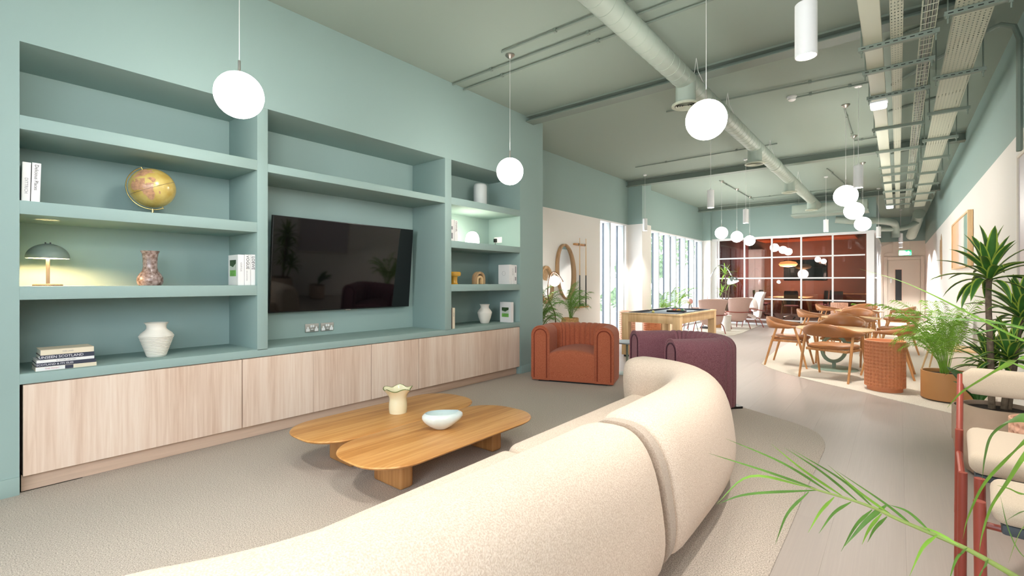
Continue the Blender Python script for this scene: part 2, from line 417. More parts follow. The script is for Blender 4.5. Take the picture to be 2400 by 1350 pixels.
S(MB().box(-.6, 1.0, 16.1, 22.4, -.012, 0).build('floor_corridor', M_vinyl, smooth=0), 'grey corridor floor')
# carpets inset in the floor
def inset(name, pts, m, label, h=.006):
    return S(MB().prism([(x, y) for x, y in pts], -.008, h).build(name, m, bevel=.004, seg=2), label)
inset('floor_carpet', [(-4.20,-3.2),(-.43,-3.2),(-.441,2.34),(-.441,2.82),(-.445,3.4),(-.443,4.05),(-.443,4.25)]+[((1-q)**2*-.443+2*q*(1-q)*-.425+q*q*-.72, (1-q)**2*4.25+2*q*(1-q)*4.83+q*q*5.0) for q in [i/12 for i in range(1, 13)]]+[(-.79,5.049),(-1.272,5.317),(-2.857,6.1),(-3.108,6.296),(-3.5,6.35),(-4.1,6.0),(-4.16,5.80)], M_carpet, 'taupe lounge carpet with a rounded corner')
inset('floor_dining_carpet', [(rw(6)-.02,6.15),(.444,6.354),(-.177,6.809),(-.291,6.931),(-.72,7.22),(-.966,7.425),(-1.3,7.75),(-1.547,8.064),(-1.69,8.337),(-1.735,8.798),(-1.80,10),(-1.821,12.062),(-1.82,15.6),(rw(15.6)-.02,15.6)], M_rug, 'pale carpet under the dining tables')
inset('floor_lounge_carpet', [(-4.9,10.95),(-4.3,10.9),(-3.75,11.2),(-3.339,11.771),(-3.126,12.414),(-3.106,13.192),(-3.16,14.3),(-3.22,15.656),(-3.2,15.9),(-4.7,15.9),(-4.9,15.6)], M_rug, 'pale carpet under the blush armchairs')
M_fin = mat('pale_grey_fin', '#B9C0C3', .5)
# ---- window bays: deep white fins with dark frames and panes between
def window_bay(n, y0, y1, fins, label):
    w = S(MB().box(-5.2, RX+.01, y0, y1, ZB-.035, ZB).build('window_%d' % n, M_wmetal, smooth=0), label)
    S(MB().box(-5.2, RX+.005, y0, y1, 0, .05).build('window_sill', M_wmetal, w, smooth=0))
    for f in fins:
        S(MB().box(-5.12, RX, f-.025, f+.025, .05, ZB-.035).build('window_fin', M_fin, w, bevel=.003))
        S(MB().box(-5.16, -5.12, f-.032, f+.032, .05, ZB-.035).build('window_frame', mat('dark_frame', '#4A525C', .5) if 'dark_frame' not in bpy.data.materials else bpy.data.materials['dark_frame'], w, smooth=0))
    ed = [y0]+list(fins)+[y1]
    for a, c in zip(ed[:-1], ed[1:]):
        if c-a > .1: S(MB().box(-5.145, -5.137, a+.03, c-.03, .05, ZB-.035).build('window_pane', M_glass, w, smooth=0))
window_bay(1, 9.07, 10.33, (9.53, 10.21), 'near window bay with two deep fins')
window_bay(2, 10.94, 15.95, (11.55, 12.30, 13.07, 13.57, 14.33, 15.12, 15.90), 'long window bay with a row of deep fins')
window_bay(3, 17.4, 21.4, (18.4, 19.4, 20.4), 'meeting room window')
# ---- ceiling beams
for n, y, lab in (('trim_4', 5.47, 'downstand beam across the lounge ceiling'), ('trim_5', 10.40, 'dark beam across the middle of the ceiling'), ('trim_6', 15.55, 'beam before the glass partition')):
    x0 = RX if y > 5.8 else WX; dp = .075 if y < 6 else .13
    be = MB().box(x0, .9, y-.09, y+.09, ZC-.02, ZC).box(x0, .9, y-.09, y+.09, ZC-dp-.012, ZC-dp).box(x0, .9, y-.008, y+.008, ZC-dp, ZC-.02)
    S(be.build(n, M_beam, smooth=0), lab)
# ---- glass partition
part = S(MB().box(-4.72, -.46, 16.11, 16.19, ZB-.03, ZB+.05).build('window_partition', M_wmetal, smooth=0), 'white framed glass partition of the meeting room')
px = [-4.513+.769*i for i in range(6)]
for x in px[:-1]: S(MB().box(x-.022, x+.022, 16.11, 16.17, 0, ZB-.03).build('mullion', M_wmetal, part, smooth=0))
S(MB().box(-.67, -.50, 16.08, 16.20, 0, ZB+.05).build('corner_post', M_wmetal, part, smooth=0))
S(MB().box(-4.72, -4.56, 16.09, 16.2, 0, ZB-.03).build('jamb', M_wmetal, part, smooth=0))
pz = [.155, .788, 1.43, 2.061, 2.64]
for z in pz[:-1]: S(MB().box(-4.56, -.7, 16.10, 16.17, z-.02, z+.02).build('transom', M_wmetal, part, smooth=0))
S(MB().box(-4.56, -.7, 16.12, 16.16, 0, .04).build('bottom_rail', M_wmetal, part, smooth=0))
zz = [.04]+pz
for i in range(5):
    a, c = px[i]+.022, (px[i+1]-.022 if i < 4 else -.70)
    for z0, z1 in zip(zz[:-1], zz[1:]):
        S(MB().box(a, c, 16.138, 16.144, z0+.02, z1-.02).build('pane', M_pglass, part, smooth=0))
side = S(MB().box(-.53, -.47, 16.2, 22.4, ZB-.03, ZB+.04).build('window_corridor', M_wmetal, smooth=0), 'glazed corridor side of the meeting room')
for y in (17.2, 18.2, 19.2, 20.2, 21.2): S(MB().box(-.53, -.47, y-.02, y+.02, 0, ZB-.03).build('mullion', M_wmetal, side, smooth=0))
for z in (.155, 1.43): S(MB().box(-.525, -.475, 16.2, 22.4, z-.02, z+.02).build('transom', M_wmetal, side, smooth=0))
ys = [16.2, 17.2, 18.2, 19.2, 20.2, 21.2, 22.4]
for a, c in zip(ys[:-1], ys[1:]): S(MB().box(-.503, -.497, a+.02, c-.02, .04, ZB-.03).build('pane', M_pglass, side, smooth=0))
# ---- corridor door
door = S(MB().box(-.30, .62, 22.36, 22.40, .005, 2.12).build('door_1', M_cream, bevel=.003), 'cream fire door with a narrow vision panel')
fr = MB().box(-.42, -.31, 22.33, 22.40, 0, 2.24).box(.63, .74, 22.33, 22.40, 0, 2.24).box(-.31, .63, 22.33, 22.40, 2.13, 2.24)
S(fr.build('door_frame', M_cream, door, bevel=.004))
S(MB().box(-.10, -.08, 22.345, 22.36, .62, 1.79).box(.10, .12, 22.345, 22.36, .62, 1.79).box(-.08, .10, 22.345, 22.36, 1.77, 1.79).box(-.08, .10, 22.345, 22.36, .62, .64).build('vision_frame', M_oak, door))
S(MB().box(-.08, .10, 22.352, 22.358, .64, 1.77).build('vision_pane', mat('dark_vision_glass', '#1E2426', .5), door))
S(MB().box(-.235, -.175, 22.345, 22.36, 1.28, 1.46).build('push_plate', M_steel, door))
# ---- outside
S(MB().box(-60, -5.2, -10, 70, -.3, -.08).build('ground_outside', mat('pale_paving', '#C9C4BC', .9, var=.08, vscale=1), smooth=0), 'pale paving outside the windows')
S(MB().box(1.4, 40, -30, 30, -.3, -.08).build('ground_outside_side', mat('pale_paving_side', '#C9C4BC', .9), smooth=0), 'pale paving beyond the side windows')
bld = S(MB().box(-34, -30, 8, 62, -.1, 12).build('facade_outside', mat('pale_brick', '#D8CFC4', .9, var=.06, vscale=2), smooth=0), 'pale building across the street')
fw = MB()
wm = MB().box(-.05, .1, -.7, .7, -.9, .9)
w0 = None
for fl in range(3):
    for k in range(12):
        o = wm.build('window_outside', mat('street_window', '#7C8894', .2), bld, smooth=0) if w0 is None else w0.copy()
        if w0 is None: w0 = o
        else: COL.objects.link(o)
        o.location = (-29.98, 11+k*4.2, 2.2+fl*3.4)
def leaf_cloud(c, rx, ry, rz, n, size, seed):
    rnd = random.Random(seed); m = MB()
    for _ in range(n):
        while True:
            p = Vector((rnd.uniform(-1,1), rnd.uniform(-1,1), rnd.uniform(-1,1)))
            if .35 < p.length < 1: break
        p = Vector((c[0]+p.x*rx, c[1]+p.y*ry, c[2]+p.z*rz))
        a = Vector((rnd.gauss(0,1), rnd.gauss(0,1), rnd.gauss(0,1))).normalized(); b_ = a.cross(Vector((rnd.gauss(0,1), rnd.gauss(0,1), rnd.gauss(0,1)))).normalized()
        s_ = size*rnd.uniform(.6, 1.3)
        m.add([p-a*s_, p+b_*s_*.45, p+a*s_, p-b_*s_*.45], [(0,1,2,3)])
    return m
M_tree = mat('street_tree_leaf', '#5F7F45', .7, var=.4, vscale=2)
for i, (x, y, h, r_, lab) in enumerate(((-14.5, 37, 6.0, 3.0, 'leafy street tree seen through the middle of the long window bay'), (-13, 29, 3.0, 1.6, 'small round tree outside the long window bay'), (-20, 31, 5.0, 2.4, 'bushy tree by the pale building outside'))):
    t = thing('street_tree', lab, 'tree', (x, y, -.08), 0, 'trees outside the windows')
    MB().tube([(0,0,0), (.1,0,h*.4), (0,.1,h*.75)], [.16, .12, .06], 8).build('trunk', M_trunk, t)
    o = leaf_cloud((0,0,h*.75), r_, r_, h*.38, 1500, .22, i).build('foliage', M_tree, t, smooth=0); o['kind'] = 'stuff'
for i, (x, y, lab) in enumerate(((-9.5, 15.5, 'low green shrub outside the near window bay'), (-10.5, 22, 'low green shrub outside the long window bay'), (-8.6, 19.2, 'clipped shrub by the paving outside the long window bay'))):
    t = thing('street_shrub', lab, 'shrub', (x, y, -.08), 0, 'shrubs outside the windows')
    o = leaf_cloud((0,0,.6), 1.0, 1.2, .62, 900, .12, 20+i).build('foliage', M_tree, t, smooth=0); o['kind'] = 'stuff'
    MB().tube([(0,0,0), (0,0,.5)], .05, 6).build('stem', M_trunk, t)
# ---------------------------------------------------------------- built-in shelving and cabinets
sh = thing('built_in_shelving', 'sage built-in shelving with three recessed bays around the screen', 'shelving', (-4.45, 2.785, 0))
def LP(*a): return (a[0]+4.45, a[1]+4.45, a[2]-2.785, a[3]-2.785, a[4], a[5])
for y0, y1 in ((.322, 1.745), (1.745, 3.867), (3.867, 5.249)):
    MB().box(*LP(BX-.025, BX, y0, y1, .73, 2.775)).build('back_panel', M_wall, sh, smooth=0)
MB().box(*LP(BX, WX, 1.702, 1.788, .73, 2.775)).build('divider', M_wall, sh, bevel=.002)
MB().box(*LP(BX, WX, 3.816, 3.919, .73, 2.775)).build('divider', M_wall, sh, bevel=.002)
for y0, y1 in ((.322, 1.702), (3.919, 5.249)):
    for z0, z1 in ((2.24, 2.325), (1.72, 1.803), (1.193, 1.277)):
        MB().box(*LP(BX, WX, y0, y1, z0, z1)).build('shelf_board', M_wall, sh, bevel=.002)
MB().box(*LP(BX, WX, 1.788, 3.816, 2.24, 2.31)).build('shelf_board', M_wall, sh, bevel=.002)
MB().box(*LP(BX-.025, WX, .322, 5.249, .675, .738)).build('worktop', M_wall, sh, bevel=.002)
ds = [(.336, 1.585, ()), (1.589, 2.808, (2.194,)), (2.812, 3.422, ()), (3.426, 5.243, ())]
labs = ['widest oak cabinet under the lamp and vase shelves at the left end', 'oak cabinet below the wall sockets and screen', 'narrow oak cabinet below the right edge of the screen', 'oak cabinet at the far end by the rust armchair']
for (y0, y1, sp), lab in zip(ds, labs):
    c = thing('oak_cabinet', lab, 'cabinet', (-4.45, (y0+y1)/2, 0), 0, 'light oak cabinets under the shelving')
    yc = (y0+y1)/2
    MB().box(-.28, .27, y0-yc+.003, y1-yc-.003, .10, .672).build('carcass', M_oakh, c, smooth=0)
    ed = [y0]+list(sp)+[y1]
    for a, e in zip(ed[:-1], ed[1:]):
        MB().box(.274, .297, a-yc+.0012, e-yc-.0012, .108, .668).build('door', M_oak, c, bevel=.0012, seg=1)
S(MB().box(-4.24, -4.215, .334, 5.245, 0, .1).build('trim_7', M_oakh, smooth=0), 'oak plinth under the cabinets')
# ---- television
tv = thing('television', 'large black wall-mounted television, switched off and tilted down', 'television', (-4.64, 2.855, 1.475), rot=(0, math.atan(.085/.933), 0))
w, h = 1.668, .94
MB().box(-.02, .02, -w/2, w/2, -h/2, h/2).build('bezel', M_black, tv, bevel=.004)
MB().box(.0202, .022, -w/2+.008, w/2-.008, -h/2+.012, h/2-.008).build('screen', M_screen, tv, smooth=0)
MB().box(-.045, -.02, -.5, .5, -.3, .2).build('rear_housing', M_black, tv, bevel=.01)
MB().box(-.075, -.045, -.3, .3, -.12, .12).build('wall_bracket', M_black, tv)
MB().box(.016, .024, -.03, .03, -h/2-.008, -h/2+.002).build('logo_bar', M_steel, tv)
def socket(y, z, lab, rockers=True):
    s_ = thing('wall_socket', lab, 'socket', (BX, y, z), 0, 'double wall sockets below the screen')
    MB().box(0, .009, -.074, .074, -.044, .044).build('face_plate', M_steel, s_, bevel=.003)
    for q in (-.046, .046):
        p = MB().box(.009, .012, q-.019, q+.019, -.036, -.008).box(.009, .012, q-.009, q+.009, -.008, .012)
        p.build('outlet_insert', M_wplast, s_)
    for q in (-.012, .012):
        MB().box(.009, .015, q-.0095, q+.0095, .004, .030).build('rocker_switch', M_wplast, s_, bevel=.002)
    MB().box(.009, .013, -.014, .014, -.018, -.010).build('indicator', M_wplast, s_)
socket(2.49, .825, 'left steel double wall socket below the screen'); socket(2.66, .824, 'right steel double wall socket below the screen')
s_ = thing('plug_socket', 'white double socket with a black plug beside the lit dome lamp', 'socket', (-4.56, 5.249, 1.925))
MB().box(-.074, .074, -.009, 0, -.043, .043).build('face_plate', M_wplast, s_, bevel=.003)
MB().box(-.06, -.012, -.045, -.009, -.035, .02).build('plug', M_black, s_, bevel=.008)
MB().tube([(-.036,-.03,-.03), (-.036,-.03,-.07), (-.04,-.02,-.118)], .004, 6).build('flex', M_black, s_)
MB().box(.015, .05, -.013, -.009, -.02, .02).build('rocker_switch', M_wplast, s_, bevel=.002)
# ---- books.  A book stands with its spine towards +X: t thick (Y), h high, d deep
def book(lab, y, z, t, h, d, cover, group, x=-4.2, tilt=0, title=None, ts=.03, tm=None, tz=0, extra=None, sub=None, subz=0, subs=.012):
    o = thing('book', lab, 'book', (x, y, z), 0, group, rot=(tilt, 0, 0))
    c = MB().box(-d, 0, -t/2, -t/2+.003, 0, h).box(-d, 0, t/2-.003, t/2, 0, h).box(-.003, 0, -t/2+.003, t/2-.003, 0, h)
    c.build('cover', cover, o, bevel=.0008, seg=1)
    MB().box(-d+.004, -.003, -t/2+.003, t/2-.003, .003, h-.003).build('pages', M_paper, o, smooth=0)
    if title: text('spine_title', title, ts, tm or M_ink, o, (.0006, 0, tz), (0,0,-1), (0,1,0))
    if sub: text('spine_text', sub, subs, M_inkgrey, o, (.0006, -t*.12, subz), (0,0,-1), (0,1,0))
    if extra: extra(o)
    return o
G1 = 'white books left of the globe'
book('white book against the niche side at far left of the globe shelf', .352, 1.803, .038, .247, .19, M_cover, G1, title='DITTRICH', ts=.022, tm=M_inkgrey, tz=.10, tilt=R(-1.2))
book('white book titled Delicious Places on the globe shelf', .395, 1.803, .040, .250, .19, M_cover, G1, title='Delicious Places', ts=.025, tz=.158, tilt=R(-1.4))
G2 = 'fashion books on the lamp shelf'
M_lawn = mat('lawn_print', '#6FA850', .5, var=.25, vscale=30); M_trees = mat('tree_print', '#34502F', .5, var=.7, vscale=40); M_sky = mat('sky_print', '#C9CFC4', .5)
def card(y):
    def f(o):
        b = MB().box(-.165, -.04, y-.0008, y+.0008, .075, .125, 0)
        b.add([(-.165, y-.0009, .125), (-.04, y-.0009, .125), (-.04, y-.0009, .18), (-.10, y-.0009, .15), (-.165, y-.0009, .165)], [(0,1,2,3,4)], 1)
        b.box(-.165, -.04, y-.0008, y+.0008, .125, .21, 2)
        b.build('cover_picture', (M_lawn, M_sky, M_trees), o, smooth=0)
    return f
book('white book with a green landscape cover right of the brown vase', 1.590, 1.277, .048, .252, .2, M_cover, G2, x=-4.185, title='KINFOLK', ts=.018, tm=M_inkgrey, tz=.15, extra=card(-.0245))
book('white book with tall black lettering, middle of the three right of the brown vase', 1.640, 1.277, .046, .254, .2, M_cover, G2, x=-4.185, title='VOGUE', ts=.034, tz=.19, sub='ON LOCATION', subz=.08)
book('white book with wide black lettering against the shelf divider', 1.683, 1.277, .034, .257, .2, M_cover, G2, x=-4.185, title='LOEWE', ts=.033, tz=.185)
G3 = 'white books beside the dome lamp'
def pics(zs):
    def f(o):
        for z0, z1 in zs: MB().box(0, .0008, -.012, .012, z0, z1).build('spine_picture', M_inkgrey, o, smooth=0)
    return f
book('white book with two small pictures on its spine left of the dome lamp', 3.968, 1.803, .072, .262, .2, M_cover, G3, x=-4.19, extra=pics(((.03, .10), (.14, .18))))
book('white book with small black lettering just left of the dome lamp', 4.036, 1.803, .05, .258, .2, M_cover, G3, x=-4.19, title='CHANEL', ts=.034, tz=.18)
G4 = 'white books right of the wooden arch'
book('plain white book with an embossed circle right of the wooden arch', 5.08, 1.277, .05, .272, .2, M_cover, G4, x=-4.19, extra=lambda o: MB().tube([(-.1+.03*math.cos(a), -.0255, .15+.03*math.sin(a)) for a in [i*PI/10 for i in range(20)]], .0012, 5, loop=True).build('embossed_circle', M_inkgrey, o))
book('white book with grey spine lettering beside the embossed one', 5.135, 1.277, .052, .27, .2, M_cover, G4, x=-4.19, title='CHANEL', ts=.026, tm=M_inkgrey, tz=.17)
book('white book with pictures on its spine against the right niche side', 5.195, 1.277, .06, .27, .2, M_cover, G4, x=-4.19, extra=pics(((.05, .1), (.16, .25))))
G5 = 'slim books left of the small white vase'
book('dark brown slim book in the lower right bay', 3.945, .738, .03, .25, .17, mat('brown_book_cover', '#4A3A36', .6), G5, x=-4.18)
book('cream slim book beside the dark brown one', 3.985, .738, .042, .252, .17, M_cream_cover, G5, x=-4.18, title='ATLAS', ts=.016, tm=M_inkgrey, tz=.17)
o = book('white book with a green landscape cover right of the small white vase', 5.12, .738, .06, .285, .2, M_cover, None, x=-4.19, extra=card(-.0305))
# horizontal stack: spine towards +X, lying flat
def flat(lab, z, t, y0, y1, cover, title=None, tm=None, ts=.02, ty=0, rz=0, extra=None):
    o = thing('book', lab, 'book', (-4.20, (y0+y1)/2, z), rz, 'books stacked flat on the lowest left shelf')
    L = (y1-y0)/2; d = .2
    MB().box(-d, 0, -L, L, 0, .003).box(-d, 0, -L, L, t-.003, t).box(-.003, 0, -L, L, .003, t-.003).build('cover', cover, o, bevel=.0008, seg=1)
    MB().box(-d+.004, -.003, -L+.003, L-.003, .003, t-.003).build('pages', M_paper, o, smooth=0)
    if title: text('spine_title', title, ts, tm or M_inkwhite, o, (.0006, ty, t/2), (0,1,0), (0,0,1))
    if extra: extra(o)
    return o
def patches(o):
    for a, c, m in ((-.145, -.01, M_cover), (-.01, .03, M_navy), (.03, .115, M_cream_cover)):
        MB().box(0, .0005, a, c, .001, .024).build('spine_picture', m, o, smooth=0)
    text('spine_title', 'THE MAGIC', .013, M_inkred, o, (.0011, -.07, .0125), (0,1,0), (0,0,1))
flat('white book with a picture spine at the bottom of the flat stack', .738, .0255, .395, .688, M_cream_cover, extra=patches)
flat('slate blue book second from the bottom of the flat stack', .7635, .0245, .397, .684, M_navy, 'SCOTLAND & ITS ISLES', ts=.017, ty=-.055)
flat('thin white book in the middle of the flat stack', .788, .019, .400, .676, M_cover, 'A SOCIAL HISTORY', M_inkgrey, .011)
flat('navy book titled Unseen Scotland in the flat stack', .807, .0285, .415, .676, M_navy, 'UNSEEN SCOTLAND', ts=.023, ty=-.03)
flat('cream book on top of the flat stack', .8355, .0345, .418, .674, M_cream_cover, 'THIS LAND', M_inkgrey, .011)
# ---- vases, lamps and ornaments on the shelves
def vase(name, lab, loc, prof, m, n=40, group=None, inner=True, wob=0):
    v = thing(name, lab, 'vase', loc, 0, group)
    p = list(prof)
    if inner: p += [(max(r-.006, .004), z) for r, z in reversed(prof[1:])] + [(.004, prof[1][1])]
    MB().lathe(p, n).build('body', m, v, smooth=50)
    return v
prof = [(.055, 0), (.06, .004)]
for i in range(13):
    z = .012+i*.0115; r0 = .062+.045*(i/12)
    prof += [(r0, z), (r0+.004, z+.004), (r0+.0035, z+.008), (r0, z+.0105)]
prof += [(.108, .162), (.098, .178), (.07, .202), (.062, .215), (.062, .235), (.07, .25), (.078, .258)]
vase('ribbed_vase', 'matt white ribbed vase beside the flat books', (-4.36, 1.06, .738), prof, M_ceramic)
vase('small_vase', 'small matt white vase in the lower right bay', (-4.40, 4.78, .738), [(.05, 0), (.06, .01), (.085, .08), (.1, .14), (.1, .155), (.085, .18), (.062, .205), (.056, .22), (.06, .245), (.072, .262)], M_ceramic)
m, nt, b_ = newmat('brown_speckled_glaze'); b_.inputs['Roughness'].default_value = .25
tc = N(nt, 'ShaderNodeTexCoord'); vz = N(nt, 'ShaderNodeTexNoise'); vz.inputs['Scale'].default_value = 45; nt.links.new(tc.outputs['Object'], vz.inputs['Vector'])
rp = N(nt, 'ShaderNodeValToRGB'); rp.color_ramp.elements[0].color = lin('#6E564C'); rp.color_ramp.elements[1].color = lin('#A9948F'); rp.color_ramp.elements[0].position = .35; rp.color_ramp.elements[1].position = .65
nt.links.new(vz.outputs['Fac'], rp.inputs[0]); nt.links.new(rp.outputs[0], b_.inputs['Base Color'])
vase('bottle_vase', 'brown speckled glazed bottle vase on the lamp shelf', (-4.40, 1.03, 1.277), [(.068, 0), (.078, .012), (.083, .035), (.08, .06), (.068, .085), (.05, .11), (.044, .14), (.046, .2), (.05, .24), (.058, .255), (.06, .262)], m)
vase('fluted_cylinder_vase', 'pale fluted cylinder vase on the top right shelf', (-4.40, 4.69, 2.325), [(.085, 0), (.09, .006), (.09, .28), (.084, .30), (.07, .312)], mat('pale_grey_glaze', '#C9CFCF', .5))
v = thing('yellow_vase', 'glossy mustard yellow stemmed vase in the right bay', 'vase', (-4.40, 4.205, 1.277))
MB().lathe([(.06, 0), (.045, .01), (.04, .03), (.04, .085), (.05, .1), (.078, .105), (.086, .12), (.086, .145), (.076, .158), (.06, .158), (.05, .14), (.004, .14)], 36).build('body', mat('mustard_glaze', '#D9A23C', .12, coat=.5), v, smooth=40)
ar = thing('wooden_arch', 'nested pale wooden arch ornament in the right bay', 'ornament', (-4.40, 4.66, 1.277))
def arch(r0, r1, h, x0, x1):
    out = [(r1*math.cos(a), h+r1*math.sin(a)) for a in [PI*i/18 for i in range(19)]]; inn = [(r0*math.cos(a), h+r0*math.sin(a)) for a in [PI*i/18 for i in range(19)]]
    ring = []
    pts = [(r1, 0)]+out+[(-r1, 0)]; pin = [(r0, 0)]+inn+[(-r0, 0)]
    rings = [[(x0, p[0], p[1]), (x1, p[0], p[1]), (x1, q[0], q[1]), (x0, q[0], q[1])] for p, q in zip(pts, pin)]
    return MB().loft(rings)
arch(.066, .1, .07, -.035, .035).build('outer_arch', M_drift, ar, bevel=.006)
arch(.03, .062, .055, -.03, .03).build('inner_arch', M_ash, ar, bevel=.005)
# table lamp with a dome shade
tl = thing('dome_table_lamp', 'lit grey dome table lamp at the left end of the shelf', 'lamp', (-4.42, .475, 1.277))
MB().lathe([(.075, 0), (.075, .008), (.07, .012), (.012, .014)], 36).build('base', M_trunk, tl)
MB().cyl(0, 0, .012, .20, .0095, 16).build('stem', mat('warm_grey_metal', '#8C7A6C', .5), tl)
pr = [(.110*math.cos(a), .188+.095*math.sin(a)) for a in [PI/2*i/14 for i in range(14)]]+[(.008, .283)]
pin = [(r-.004 if r > .01 else .006, z-.004) for r, z in reversed(pr)]
MB().lathe(pr+pin, 40, caps=False).build('shade', mat('grey_green_metal', '#6F7F78', .5), tl, smooth=50)
for q in (-.012, .012): MB().cyl(0, q, .283, .292, .004, 10).build('shade_knob', M_black, tl)
MB().ball((0, 0, .215), .022, 16, 10).build('bulb', mat('lit_bulb', '#FFFFFF', .4, emit=(1, .60, .28, 1), estr=900), tl)
dl = thing('dome_glass_lamp', 'lit white glass dome lamp in the right bay', 'lamp', (-4.38, 4.515, 1.803))
MB().lathe([(.068, 0), (.068, .012)], 30).build('base', M_wplast, dl)
pr = [(.088, .012), (.093, .03), (.092, .06), (.086, .1), (.072, .135), (.05, .16), (.02, .172), (.004, .174)]
MB().lathe(pr, 32).build('shade', mat('lit_dome_glass', '#FFFFFF', .4, emit=(1, .9, .7, 1), estr=22), dl, smooth=60)
# ---- globe
gl = thing('desk_globe', 'antique yellow desk globe on a brass arc stand', 'globe', (-4.40, 1.045, 1.803))
gc = Vector((0, 0, .215)); gr = .148
axis = Vector((0, -.42, .9)).normalized()
mg, nt, b_ = newmat('antique_map'); b_.inputs['Roughness'].default_value = .25; b_.inputs['Coat Weight'].default_value = .4
tc = N(nt, 'ShaderNodeTexCoord'); nz = N(nt, 'ShaderNodeTexNoise'); nz.inputs['Scale'].default_value = 11; nz.inputs['Detail'].default_value = 6
nt.links.new(tc.outputs['Object'], nz.inputs['Vector']); rp = N(nt, 'ShaderNodeValToRGB'); e = rp.color_ramp.elements
e[0].position = .3; e[0].color = lin('#B89A4A'); e[1].position = .75; e[1].color = lin('#D9C37A'); nt.links.new(nz.outputs['Fac'], rp.inputs[0]); nt.links.new(rp.outputs[0], b_.inputs['Base Color'])
sph = MB().ball((0, 0, 0), gr, 48, 28).build('sphere', mg, gl, smooth=80); sph.location = gc
# continents as thin raised map sheets: lon/lat polygons projected on the sphere (front = towards camera)
fwd = Vector((.72, -.55, .1)); fwd = (fwd-axis*fwd.dot(axis)).normalized(); sidev = axis.cross(fwd)
def on(lon, lat, r=gr+.0008):
    a, l = R(lon), R(lat)
    return gc+(fwd*math.cos(a)*math.cos(l)+sidev*math.sin(a)*math.cos(l)+axis*math.sin(l))*r
def land(name, poly, m):
    c = (sum(p[0] for p in poly)/len(poly), sum(p[1] for p in poly)/len(poly)); rings = []
    for k in (1, .75, .5, .25, .05): rings.append([tuple(on(c[0]+(p[0]-c[0])*k, c[1]+(p[1]-c[1])*k)) for p in poly])
    MB().loft(rings, caps=False).build(name, m, gl, smooth=80)
M_land = mat('map_land', '#B98C6C', .3, var=.25, vscale=50); M_land2 = mat('map_land_olive', '#857A52', .3, var=.2, vscale=50)
af = [(-33,22),(-27,32),(-12,37),(3,33),(14,32),(20,14),(30,11),(24,2),(20,-8),(20,-18),(12,-30),(2,-35),(-3,-28),(-6,-12),(-8,2),(-16,5),(-27,5),(-34,13)]
land('map_land', [(x-4, y) for x, y in af], M_land)
eu = [(-24,42),(-10,40),(4,42),(14,38),(32,44),(52,40),(60,55),(40,68),(14,70),(-6,62),(-12,52)]
land('map_land', [(x-4, y) for x, y in eu], M_land)
ab = [(16,30),(30,29),(36,20),(30,13),(24,13)]
land('map_land', ab, M_land)
sa = [(-84,8),(-70,2),(-62,-8),(-66,-22),(-76,-36),(-84,-30),(-90,-10)]
land('map_land', sa, M_land2)
land('map_land', [(28,-13),(31,-17),(28,-24),(25,-20)], M_land)
MB().tube([tuple(on(l*10, 0, gr+.0006)) for l in range(36)], .0014, 5, loop=True).build('equator_line', M_trunk, gl)
ringp = [tuple(gc+(axis*math.cos(a)+(-sidev*.98+fwd*.2).normalized()*math.sin(a))*(gr+.012)) for a in [PI*i/28 for i in range(29)]]
M_brass = mat('brass', '#C9B071', .25, 1)
MB().tube(ringp, .004, 8).build('meridian_arc', M_brass, gl)
MB().cyl(0, 0, 0, .058, .007, 14).build('stem', M_brass, gl)
MB().lathe([(.06, 0), (.058, .006), (.012, .012)], 30).build('foot', M_brass, gl)
for q in (1, -1): MB().tube([tuple(gc+axis*q*gr*.98), tuple(gc+axis*q*(gr+.016))], .004, 8).build('pivot', M_brass, gl)
# ---------------------------------------------------------------- sofa
sofa = thing('curved_sofa', 'large cream boucle sofa with a rounded wrap-around back', 'sofa', (-1.2, 1.95, 0))
SO = Vector((1.2, -1.95, 0))
def superring(c, out, hw, zc, hh, e, n=36, lean=.0):
    r = []
    for k in range(n):
        a = 2*PI*k/n; u = math.copysign(abs(math.cos(a))**e, math.cos(a))*hw; w = math.copysign(abs(math.sin(a))**e, math.sin(a))*hh
        u += -lean*(w/hh)
        r.append(tuple(Vector((c[0], c[1], zc+w))+out*u+SO))
    return r
def back_module(pts, name='back_cushion', top=.70, r0=.13, hw=.20):
    P = spline(pts, 10); n = len(P); L = [0]
    for i in range(1, n): L.append(L[-1]+(P[i]-P[i-1]).length)
    rings = []
    ss = []; T = L[-1]; k = 0
    for q in (0, .03, .08, .16, .3, .5, .75, 1): ss.append(q*r0)
    m = 26
    for i in range(1, m): ss.append(r0+(T-2*r0)*i/m)
    for q in (1, .75, .5, .3, .16, .08, .03, 0): ss.append(T-q*r0)
    for s_ in ss:
        j = max(i for i in range(n) if L[i] <= s_+1e-9); j = min(j, n-2)
        f = (s_-L[j])/max(1e-6, L[j+1]-L[j]); p = P[j].lerp(P[j+1], f)
        t = (P[min(j+2, n-1)]-P[max(j-1, 0)]).normalized(); out = Vector((t.y, -t.x, 0))
        q = min(s_, T-s_)/r0; k = math.sqrt(max(0, 1-(1-min(1, q))**2)); k = .45+.55*k
        hh = (top-.085)/2
        rings.append(superring(p, out, hw*k, .085+hh, hh*(.62+.38*k), .72, lean=.045))
    return MB().loft(rings).build(name, M_boucle, sofa, smooth=60)
near = [(-1.20,.08,0),(-1.03,.40,0),(-.96,.70,0),(-.925,1.1,0),(-.915,1.55,0),(-.915,1.92,0)]
far = [(-.915,1.945,0),(-.92,2.35,0),(-.94,2.8,0),(-1.02,3.22,0),(-1.22,3.52,0),(-1.48,3.64,0),(-1.72,3.66,0)]
back_module(near, r0=.16); back_module(far, top=.70)
